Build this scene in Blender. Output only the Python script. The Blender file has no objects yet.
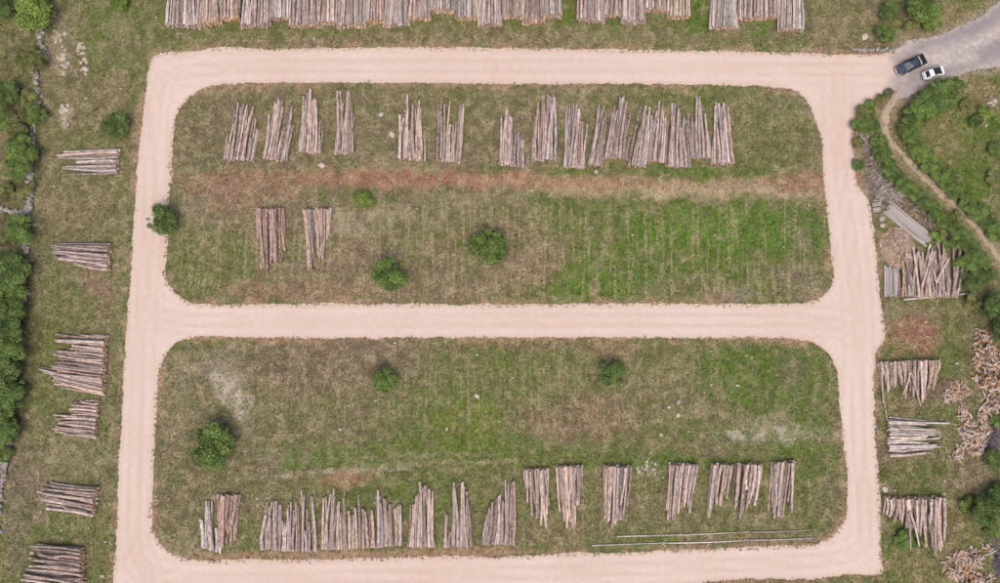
import bpy, bmesh, math, random
import numpy as np
from mathutils import Vector, Matrix
from mathutils.geometry import delaunay_2d_cdt

random.seed(11)
RS = np.random.RandomState(7)
SC = bpy.context.scene
COL = SC.collection

# ------------------------------------------------------------------ camera
W, H, F = 1000.0, 583.0, 714.0            # photograph size and focal length in its pixels
CAM_H, TILT = 116.0, math.radians(3.0)
cam = bpy.data.cameras.new('camera')
cam.sensor_width = 36.0
cam.lens = 36.0 * F / W
cam.clip_start, cam.clip_end = 1.0, 6000.0
cam_o = bpy.data.objects.new('camera', cam)
cam_o.location = (0, 0, CAM_H)
cam_o.rotation_euler = (TILT, 0, 0)
COL.objects.link(cam_o)
SC.camera = cam_o

# ------------------------------------------------------------------ sky, sun, exposure
SUN_EL, SUN_AZ = math.radians(66), math.radians(182)      # azimuth clockwise from north (+Y)
wd = bpy.data.worlds.new('World')
SC.world = wd
wd.use_nodes = True
nt = wd.node_tree
bg = nt.nodes['Background']
sky = nt.nodes.new('ShaderNodeTexSky')
sky.sky_type = 'NISHITA'
sky.sun_disc = False
sky.sun_elevation = SUN_EL
sky.sun_rotation = SUN_AZ
sky.air_density = 1.0
sky.dust_density = 6.0
sky.ozone_density = 0.3
nt.links.new(sky.outputs[0], bg.inputs[0])
bg.inputs[1].default_value = 0.15
sl = bpy.data.lights.new('sun', 'SUN')
sl.energy = 0.75
sl.angle = math.radians(60)
sl.color = (1.0, 0.95, 0.90)
so = bpy.data.objects.new('sun', sl)
so.rotation_euler = (math.pi / 2 - SUN_EL, 0, math.pi - SUN_AZ)
so.location = (0, -60, 90)
COL.objects.link(so)
SC.view_settings.view_transform = 'Standard'
SC.view_settings.look = 'None'
SC.view_settings.gamma = 1.0
SC.view_settings.use_curve_mapping = False
SC.view_settings.exposure = 0.32
K = 1.35                                   # display value of a flat white sheet under this light

# ------------------------------------------------------------------ helpers
CT, ST = math.cos(TILT), math.sin(TILT)

def G(u, v, z=0.0):
    """the point at height z that the photograph shows at pixel (u, v)"""
    dx, dy = (u - W / 2) / F, -(v - H / 2) / F
    d = Vector((dx, dy * CT + ST, dy * ST - CT))
    s = (z - CAM_H) / d.z
    return Vector((d.x * s, d.y * s, z))

def to_px(x, y, z=0.0):
    rz = z - CAM_H
    fw = y * ST - rz * CT
    up = y * CT + rz * ST
    return W / 2 + F * x / fw, H / 2 - F * up / fw

def lin(c):
    c = np.asarray(c, float) / 255.0
    return np.where(c <= 0.04045, c / 12.92, ((c + 0.055) / 1.055) ** 2.4)

def C(r, g, b, k=None):
    """surface colour that shows as this photograph colour under the overcast light"""
    return tuple(lin((r, g, b)) / (k or K))

def _hash(ix, iy, s):
    n = np.sin(ix * 127.1 + iy * 311.7 + s * 74.7) * 43758.5453
    return n - np.floor(n)

def vnoise(x, y, s=0):
    ix, iy = np.floor(x), np.floor(y)
    fx, fy = x - ix, y - iy
    fx, fy = fx * fx * (3 - 2 * fx), fy * fy * (3 - 2 * fy)
    a, b = _hash(ix, iy, s), _hash(ix + 1, iy, s)
    c, d = _hash(ix, iy + 1, s), _hash(ix + 1, iy + 1, s)
    return (a * (1 - fx) + b * fx) * (1 - fy) + (c * (1 - fx) + d * fx) * fy

def fbm(x, y, s=0, o=4):
    t, a, n = 0, 0.5, 0
    for i in range(o):
        t = t + a * vnoise(x, y, s + i * 3.1)
        n += a
        a *= 0.5
        x, y = x * 2.03 + 5.2, y * 2.03 + 1.7
    return t / n

def smooth(a, b, x):
    t = np.clip((x - a) / (b - a), 0, 1)
    return t * t * (3 - 2 * t)

def mesh_np(name, co, faces, n):
    """faces: (m, n) int array"""
    me = bpy.data.meshes.new(name)
    co = np.asarray(co, np.float32)
    faces = np.asarray(faces, np.int32)
    me.vertices.add(len(co))
    me.vertices.foreach_set('co', co.ravel())
    me.loops.add(faces.size)
    me.loops.foreach_set('vertex_index', faces.ravel())
    me.polygons.add(len(faces))
    me.polygons.foreach_set('loop_start', np.arange(0, faces.size, n, dtype=np.int32))
    me.update(calc_edges=True)
    return me

def set_col(me, name, rgb):
    at = me.color_attributes.new(name, 'FLOAT_COLOR', 'POINT')
    a = np.ones((len(rgb), 4), np.float32)
    a[:, :3] = rgb
    at.data.foreach_set('color', a.ravel())

def set_f(me, name, v):
    at = me.attributes.new(name, 'FLOAT', 'POINT')
    at.data.foreach_set('value', np.asarray(v, np.float32))

def ob(name, data, mat=None, parent=None, loc=(0, 0, 0), rot=(0, 0, 0), scale=(1, 1, 1)):
    o = bpy.data.objects.new(name, data)
    COL.objects.link(o)
    o.location, o.rotation_euler, o.scale = loc, rot, scale
    if parent is not None:
        o.parent = parent
    if mat is not None and data is not None and not data.materials:
        data.materials.append(mat)
    return o

def tag(o, label, cat, group=None, kind=None):
    if label: o['label'] = label
    if cat: o['category'] = cat
    if group: o['group'] = group
    if kind: o['kind'] = kind
    return o

def thing(name, label, cat, loc, rz=0.0, group=None):
    o = bpy.data.objects.new(name, None)
    COL.objects.link(o)
    o.location = loc
    o.rotation_euler = (0, 0, rz)
    o.empty_display_size = 0.3
    return tag(o, label, cat, group)

ORD = ['first', 'second', 'third', 'fourth', 'fifth', 'sixth', 'seventh', 'eighth', 'ninth', 'tenth', 'eleventh',
       'twelfth', 'thirteenth', 'fourteenth', 'fifteenth', 'sixteenth', 'seventeenth', 'eighteenth', 'nineteenth',
       'twentieth', 'twenty-first', 'twenty-second', 'twenty-third', 'twenty-fourth', 'twenty-fifth', 'twenty-sixth']

# ------------------------------------------------------------------ materials
class NT:
    def __init__(s, name):
        s.m = bpy.data.materials.new(name)
        s.m.use_nodes = True
        s.t = s.m.node_tree
        s.b = s.t.nodes['Principled BSDF']
        s.b.inputs['Roughness'].default_value = 0.9
        s.b.inputs['Specular IOR Level'].default_value = 0.15
    def n(s, t, **kw):
        q = s.t.nodes.new(t)
        for k, v in kw.items(): setattr(q, k, v)
        return q
    def put(s, sock, v):
        if isinstance(v, bpy.types.NodeSocket): s.t.links.new(v, sock)
        elif isinstance(v, (tuple, list)) and len(v) == 3 and sock.type == 'RGBA': sock.default_value = (*v, 1)
        else: sock.default_value = v
    def mix(s, f, a, b, mode='MIX'):
        q = s.n('ShaderNodeMix', data_type='RGBA', blend_type=mode)
        s.put(q.inputs[0], f); s.put(q.inputs[6], a); s.put(q.inputs[7], b)
        return q.outputs[2]
    def math(s, op, a, b=0.0, c=False):
        q = s.n('ShaderNodeMath', operation=op, use_clamp=c)
        s.put(q.inputs[0], a); s.put(q.inputs[1], b)
        return q.outputs[0]
    def rng(s, v, a, b, c, d):
        q = s.n('ShaderNodeMapRange', clamp=True)
        s.put(q.inputs[0], v)
        for i, x in enumerate((a, b, c, d)): s.put(q.inputs[i + 1], x)
        return q.outputs[0]
    def coord(s, sc=(1, 1, 1), off=None):
        t = s.n('ShaderNodeTexCoord').outputs['Object']
        q = s.n('ShaderNodeMapping')
        s.put(q.inputs[0], t)
        q.inputs[3].default_value = sc
        if off is not None: s.put(q.inputs[1], off)
        return q.outputs[0]
    def noise(s, vec, sc, det=4, rough=0.6):
        q = s.n('ShaderNodeTexNoise')
        s.put(q.inputs['Vector'], vec); q.inputs['Scale'].default_value = sc
        q.inputs['Detail'].default_value = det; q.inputs['Roughness'].default_value = rough
        return q.outputs['Fac']
    def attr(s, name, out='Color'):
        return s.n('ShaderNodeAttribute', attribute_name=name).outputs[out]
    def bump(s, h, strength=0.5, dist=0.1):
        q = s.n('ShaderNodeBump')
        s.put(q.inputs['Height'], h)
        q.inputs['Strength'].default_value = strength
        q.inputs['Distance'].default_value = dist
        s.t.links.new(q.outputs[0], s.b.inputs['Normal'])
    def col(s, c): s.put(s.b.inputs['Base Color'], c)

def mat_ground():
    q = NT('ground_cover')
    v = q.coord()
    c = q.attr('Col')
    n1 = q.noise(v, 2.6, 7, 0.72)
    n2 = q.noise(v, 0.55, 5, 0.65)
    n3 = q.noise(v, 4.5, 3, 0.5)
    c = q.mix(1.0, c, q.mix(q.rng(n1, 0.3, 0.7, 0, 1), (0.42, 0.42, 0.42), (1.55, 1.53, 1.5)), 'MULTIPLY')
    straw = q.math('MULTIPLY', q.rng(q.math('MULTIPLY', n2, q.rng(n3, 0.35, 0.65, 0.7, 1.3)), 0.5, 0.66, 0, 0.75), q.attr('straw', 'Fac'))
    c = q.mix(straw, c, C(190, 172, 140))
    st = q.noise(q.coord((1.7, 0.09, 1)), 1.0, 3, 0.5)
    stf = q.math('MULTIPLY', q.rng(st, 0.53, 0.61, 0, 0.72), q.attr('streak', 'Fac'))
    stf = q.math('MULTIPLY', stf, q.rng(n1, 0.35, 0.6, 0.15, 1))
    c = q.mix(stf, c, C(178, 165, 130))
    peb = q.rng(q.noise(v, 3.3, 2, 0.4), 0.70, 0.76, 0, 0.8)
    c = q.mix(q.math('MULTIPLY', peb, q.attr('straw', 'Fac')), c, C(205, 192, 172))
    q.col(c)
    q.bump(n1, 0.6, 0.25)
    q.b.inputs['Roughness'].default_value = 1.0
    return q.m

def mat_road(name, base, light, dark):
    q = NT(name)
    v = q.coord()
    n1 = q.noise(v, 0.05, 6, 0.65)
    n2 = q.noise(v, 1.3, 6, 0.7)
    n3 = q.noise(v, 7.0, 3, 0.6)
    c = q.mix(q.rng(n1, 0.35, 0.65, 0, 1), base, light)
    c = q.mix(q.math('MULTIPLY', q.attr('track', 'Fac'), q.rng(n2, 0.3, 0.6, 0.3, 1)), c, dark)
    c = q.mix(1.0, c, q.mix(q.rng(n2, 0.3, 0.7, 0, 1), (0.90, 0.885, 0.87), (1.06, 1.06, 1.06)), 'MULTIPLY')
    c = q.mix(1.0, c, q.mix(q.rng(n3, 0.3, 0.7, 0, 1), (0.9, 0.9, 0.9), (1.08, 1.08, 1.08)), 'MULTIPLY')
    gm = q.math('MULTIPLY', q.attr('grey', 'Fac'), q.rng(n2, 0.25, 0.55, 0.2, 1.0), True)
    c = q.mix(gm, c, C(166, 156, 154))
    q.col(c)
    q.bump(n3, 0.25, 0.05)
    return q.m

def mat_bark():
    q = NT('log_bark')
    oi = q.n('ShaderNodeObjectInfo')
    off = q.n('ShaderNodeCombineXYZ')
    q.put(off.inputs[0], q.math('MULTIPLY', oi.outputs['Random'], 57.0))
    q.put(off.inputs[1], q.math('MULTIPLY', oi.outputs['Random'], 91.0))
    v = q.coord((9, 0.8, 0.8), off.outputs[0])
    v2 = q.coord((26, 1.3, 1.3), off.outputs[0])
    n1 = q.noise(v, 1.0, 5, 0.65)
    n2 = q.noise(v2, 1.0, 4, 0.7)
    base = oi.outputs['Color']
    c = q.mix(1.0, base, q.mix(oi.outputs['Random'], (0.82, 0.80, 0.79), (1.6, 1.58, 1.57)), 'MULTIPLY')
    c = q.mix(q.rng(n1, 0.46, 0.58, 0, 0.85), c, q.mix(1.0, c, (0.40, 0.35, 0.33), 'MULTIPLY'))
    c = q.mix(q.rng(n2, 0.50, 0.62, 0, 0.75), c, C(226, 210, 202))
    q.col(c)
    q.bump(n2, 0.6, 0.06)
    return q.m

def mat_logend():
    q = NT('log_end')
    oi = q.n('ShaderNodeObjectInfo')
    v = q.coord((1, 1, 1))
    n = q.noise(v, 3.0, 3, 0.6)
    c = q.mix(oi.outputs['Alpha'], C(186, 168, 156), C(232, 186, 132))
    c = q.mix(1.0, c, q.mix(oi.outputs['Random'], (0.75, 0.7, 0.66), (1.2, 1.18, 1.15)), 'MULTIPLY')
    c = q.mix(q.rng(n, 0.4, 0.7, 0, 0.5), c, (0.12, 0.08, 0.05))
    q.col(c)
    return q.m

def mat_foliage(name):
    q = NT(name)
    oi = q.n('ShaderNodeObjectInfo')
    c = q.mix(1.0, oi.outputs['Color'], q.attr('Col'), 'MULTIPLY')
    q.col(c)
    q.b.inputs['Roughness'].default_value = 0.65
    q.b.inputs['Specular IOR Level'].default_value = 0.25
    q.b.inputs['Subsurface Weight'].default_value = 0.0
    return q.m

def mat_attr(name, rough=0.95):
    q = NT(name)
    q.col(q.attr('Col'))
    q.b.inputs['Roughness'].default_value = rough
    return q.m

def mat_stone(name, a, b):
    q = NT(name)
    oi = q.n('ShaderNodeObjectInfo')
    v = q.coord()
    n = q.noise(v, 3.0, 5, 0.65)
    c = q.mix(q.rng(n, 0.35, 0.65, 0, 1), a, b)
    c = q.mix(1.0, c, q.mix(oi.outputs['Random'], (0.75, 0.75, 0.75), (1.15, 1.14, 1.12)), 'MULTIPLY')
    q.col(c)
    q.bump(n, 0.7, 0.15)
    return q.m

def mat_plain(name, c, rough=0.5, metal=0.0, spec=0.5, vary=0.12):
    q = NT(name)
    n = q.noise(q.coord(), 4.0, 4, 0.6)
    q.col(q.mix(1.0, c, q.mix(n, (1 - vary,) * 3, (1 + vary,) * 3), 'MULTIPLY'))
    q.b.inputs['Roughness'].default_value = rough
    q.b.inputs['Metallic'].default_value = metal
    q.b.inputs['Specular IOR Level'].default_value = spec
    return q.m

def mat_paint(name, c, rough=0.25, dust=0.15):
    q = NT(name)
    n = q.noise(q.coord(), 2.5, 5, 0.65)
    q.col(q.mix(q.rng(n, 0.45, 0.8, 0, dust), c, C(200, 180, 168)))
    q.put(q.b.inputs['Roughness'], q.rng(n, 0.4, 0.8, rough, rough + 0.3))
    q.b.inputs['Specular IOR Level'].default_value = 0.5
    q.b.inputs['Coat Weight'].default_value = 0.4
    return q.m

def mat_wood(name, a, b):
    q = NT(name)
    oi = q.n('ShaderNodeObjectInfo')
    n = q.noise(q.coord((0.8, 9, 9)), 1.0, 5, 0.65)
    c = q.mix(q.rng(n, 0.35, 0.65, 0, 1), a, b)
    c = q.mix(1.0, c, q.mix(oi.outputs['Random'], (0.72, 0.72, 0.72), (1.15, 1.14, 1.13)), 'MULTIPLY')
    q.col(c)
    q.bump(n, 0.3, 0.03)
    return q.m

M_GROUND = mat_ground()
M_ROAD = mat_road('pink_gravel', C(222, 200, 188), C(229, 210, 201), C(210, 184, 164))
M_GREY = mat_road('grey_gravel', C(150, 143, 144), C(172, 164, 163), C(206, 194, 188))
M_PATH = mat_road('trodden_earth', C(192, 174, 154), C(208, 192, 172), C(172, 152, 128))
M_BARK = mat_bark()
M_END = mat_logend()
M_LEAF = mat_foliage('foliage')
M_TRUNK = mat_stone('trunk_bark', (0.10, 0.075, 0.055), (0.17, 0.14, 0.11))
M_GRASS = mat_attr('grass_blades')
M_STONE = mat_stone('limestone', C(150, 144, 140), C(196, 190, 184))
M_ROCK = mat_stone('pale_rock', C(190, 176, 162), C(220, 208, 194))
M_PLANK = mat_wood('weathered_board', C(150, 138, 134), C(222, 212, 208))
M_BILLET = mat_wood('split_wood', C(172, 144, 124), C(224, 198, 174))
M_STICK = mat_attr('dead_twigs')

# ------------------------------------------------------------------ outlines (photograph pixels -> ground)
OUTER = [(152,57),(158,54),(200,50),(232,46.5),(260,49),(330,48),(400,47),(500,48),(600,49.5),(700,51),(760,51.5),(800,53),
         (855,54.5),(885,53),(903,47),(910,60),(908,78),(903,92),(893,89),(884,92),(875,98),(865,108),(857,120),(853,135),(852.5,148),(855,165),
         (858,185),(866,195),(870,205),(872,220),(876,245),(878,265),(879.5,290),(882,305),(884,322),(885,338),(880,347),(876,354),
         (875,367),(874.5,387),(875,410),(875.5,437),(877,455),(879,475),(880.5,500),(881,530),(882,560),(882,573),(868,575),(850,574),(825,578),
         (800,579.5),(760,578.5),(720,581),(690,584),(640,588),(560,591),(450,593),(330,595),(200,596),(140,598),(112,598),(113.5,575),(116,550),
         (117,520),(118,490),(119,460),(120.5,437),(123,400),(124,370),(126,340),(128.5,300),(131,270),(132,245),(134,220),(135,200),(137,170),
         (139,146),(140.5,135),(143,115),(146,90),(149,70)]
ISL1 = [(172.5,146),(174,130),(176.5,117),(182,106),(192,96),(205,88.5),(218,85),(235,84),(260,83),(330,83),(400,83),(500,84),(600,83.5),(700,85),(750,86),
        (783,88),(797,92),(806,100),(812,112),(817,125),(821,138),(822.5,152),(823,170),(825,190),(827,210),(830,240),(832,260),(833.5,272),
        (832,283),(826,292),(817,299),(804,303),(785,303.5),(740,304),(650,303.5),(550,304),(450,304),(350,303.5),(250,304),(220,304.5),(200,304),
        (190,302),(182,298),(175,292),(169,284),(166.5,275),(166,260),(167,245),(168,225),(169,205),(171,180),(172,160)]
ISL2 = [(155.5,437),(157,410),(158,387),(160.5,367),(165,356),(172,348),(180,342),(191,338),(206,336.5),(250,337.5),(320,338),(400,338),(500,337.5),
        (600,337.5),(700,338),(760,337.5),(797,339),(813,342.5),(824,349),(832,358),(837,371),(838.5,390),(840,410),(843,437),(846,460),(847.5,490),
        (847,508),(844,521),(838,531),(828,539),(815,544),(798,546),(760,546.5),(700,549),(640,552),(600,553),(560,553.5),(500,557),(470,555.5),
        (430,556),(400,557),(340,559),(290,559.5),(250,559),(215,560),(188,559),(175,555),(165,548),(158,540),(154,529),(152.5,515),(153,490),(154,465)]
GREYR = [(897,52),(904,42),(915,39),(930,37),(950,31),(970,22),(988,11),(1005,-3),(1040,-30),(1090,-60),(1110,-20),(1100,30),(1050,55),(1030,60),
         (1000,66.5),(970,72),(950,77),(936,81),(925,87),(915,93),(905,98.5),(899,96),(897,85),(896,68)]
PATHC = [(901,94),(893,101),(886.5,113),(885,127),(890,140),(901,153),(916,170),(935,187),(950,201),(965,216),(979,231),(989,244),(999,258),(1010,275),(1030,310)]

def w2(pts): return np.array([G(u, v).xy for u, v in pts])

def catmull(P, step, closed=True):
    P = np.asarray(P, float)
    n = len(P)
    out = []
    for i in range(n if closed else n - 1):
        if closed: a, b, c, d = P[(i - 1) % n], P[i], P[(i + 1) % n], P[(i + 2) % n]
        else: a, b, c, d = P[max(i - 1, 0)], P[i], P[i + 1], P[min(i + 2, n - 1)]
        k = max(1, int(np.linalg.norm(c - b) / step))
        for t in np.arange(k) / k:
            out.append(0.5 * ((2 * b) + (c - a) * t + (2 * a - 5 * b + 4 * c - d) * t * t + (3 * b - a - 3 * c + d) * t ** 3))
    if not closed: out.append(P[-1])
    return np.array(out)

def rough_loop(P, amp, s):
    P = np.asarray(P)
    d = np.roll(P, -1, 0) - np.roll(P, 1, 0)
    nrm = np.stack([d[:, 1], -d[:, 0]], 1) / (np.linalg.norm(d, axis=1)[:, None] + 1e-9)
    n = (fbm(P[:, 0] * 0.5, P[:, 1] * 0.5, s, 3) - 0.5) * 1.6 + (fbm(P[:, 0] * 2.6, P[:, 1] * 2.6, s + 9, 2) - 0.5) * 1.3
    return P + nrm * (n * amp)[:, None]

def inside(px, py, poly):
    r = np.zeros(px.shape, bool)
    x0, y0 = poly[-1]
    for x1, y1 in poly:
        if y0 != y1:
            c = ((y0 > py) != (y1 > py)) & (px < (x1 - x0) * (py - y0) / (y1 - y0) + x0)
            r ^= c
        x0, y0 = x1, y1
    return r

def dist_poly(px, py, poly, closed=True):
    best = np.full(px.shape, 1e9)
    n = len(poly)
    for i in range(n if closed else n - 1):
        a, b = poly[i], poly[(i + 1) % n]
        d = b - a
        L = d @ d + 1e-12
        t = np.clip(((px - a[0]) * d[0] + (py - a[1]) * d[1]) / L, 0, 1)
        best = np.minimum(best, (px - a[0] - t * d[0]) ** 2 + (py - a[1] - t * d[1]) ** 2)
    return np.sqrt(best)

LOOPS = {k: catmull(w2(v), 2.2) for k, v in dict(outer=OUTER, i1=ISL1, i2=ISL2, grey=GREYR).items()}
PATHL = catmull(w2(PATHC), 2.0, False)

def sheet(name, outer, holes, z, step, amp, seed, tracks):
    """flat sheet with ragged edges, cut into small triangles so that wheel tracks can be stored on it"""
    loops = [rough_loop(catmull(p, 0.28), amp, seed + i) for i, p in enumerate([outer] + holes)]
    pts, edges = [], []
    for L in loops:
        b = len(pts)
        pts += [tuple(p) for p in L]
        edges += [(b + i, b + (i + 1) % len(L)) for i in range(len(L))]
    lo, hi = loops[0].min(0), loops[0].max(0)
    gx, gy = np.meshgrid(np.arange(lo[0], hi[0], step), np.arange(lo[1], hi[1], step))
    gx = (gx + (RS.rand(*gx.shape) - 0.5) * step * 0.3).ravel()
    gy = (gy + (RS.rand(*gy.shape) - 0.5) * step * 0.3).ravel()
    ok = inside(gx, gy, outer)
    dd = dist_poly(gx, gy, outer)
    for h in holes:
        ok &= ~inside(gx, gy, h)
        dd = np.minimum(dd, dist_poly(gx, gy, h))
    ok &= dd > 0.5
    pts += list(zip(gx[ok].tolist(), gy[ok].tolist()))
    V, E, Fc, *_ = delaunay_2d_cdt([Vector(p) for p in pts], edges, [], 0, 1e-5)
    V = np.array([tuple(v) for v in V]); Fc = np.array([tuple(f) for f in Fc])
    c = V[Fc].mean(1)
    keep = inside(c[:, 0], c[:, 1], loops[0])
    for h in loops[1:]: keep &= ~inside(c[:, 0], c[:, 1], h)
    Fc = Fc[keep]
    me = mesh_np(name, np.c_[V, np.full(len(V), z)], Fc, 3)
    t = np.zeros(len(V))
    for line, off, wdt, s in tracks:
        d = dist_poly(V[:, 0], V[:, 1], catmull(w2(line), 2.0, False), False)
        t = np.maximum(t, s * np.exp(-((d - off) / wdt) ** 2))
    t = np.maximum(t, 0.75 * smooth(0.9, 0.1, dist_poly(V[:, 0], V[:, 1], outer)))
    for h in holes: t = np.maximum(t, 0.75 * smooth(0.8, 0.1, dist_poly(V[:, 0], V[:, 1], h)))
    set_f(me, 'track', np.clip(t, 0, 1))
    uu, vv = to_px(V[:, 0], V[:, 1])
    gw = (fbm(V[:, 0] * .4, V[:, 1] * .4, 61, 4) - .5) * 34
    set_f(me, 'grey', smooth(884, 908, uu + gw + .3 * (np.minimum(vv, 95) - 70)) * smooth(112, 92, vv) * (name == 'dirt_road'))
    return me

# ------------------------------------------------------------------ ground: one sheet, soil and grass colours stored on it
def axis(lo, hi, step):
    a = np.arange(lo, hi, step)
    far = np.array([4, 10, 22, 45, 90, 180, 360, 700, 1300, 2200.0])
    return np.concatenate([lo - far[::-1], a, a[-1] + far])
XS, YS = axis(-100, 100, 0.34), axis(-56, 68, 0.34)
GX, GY = np.meshgrid(XS, YS)
gu, gv = to_px(np.clip(GX, -140, 140), np.clip(GY, -85, 105))

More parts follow.
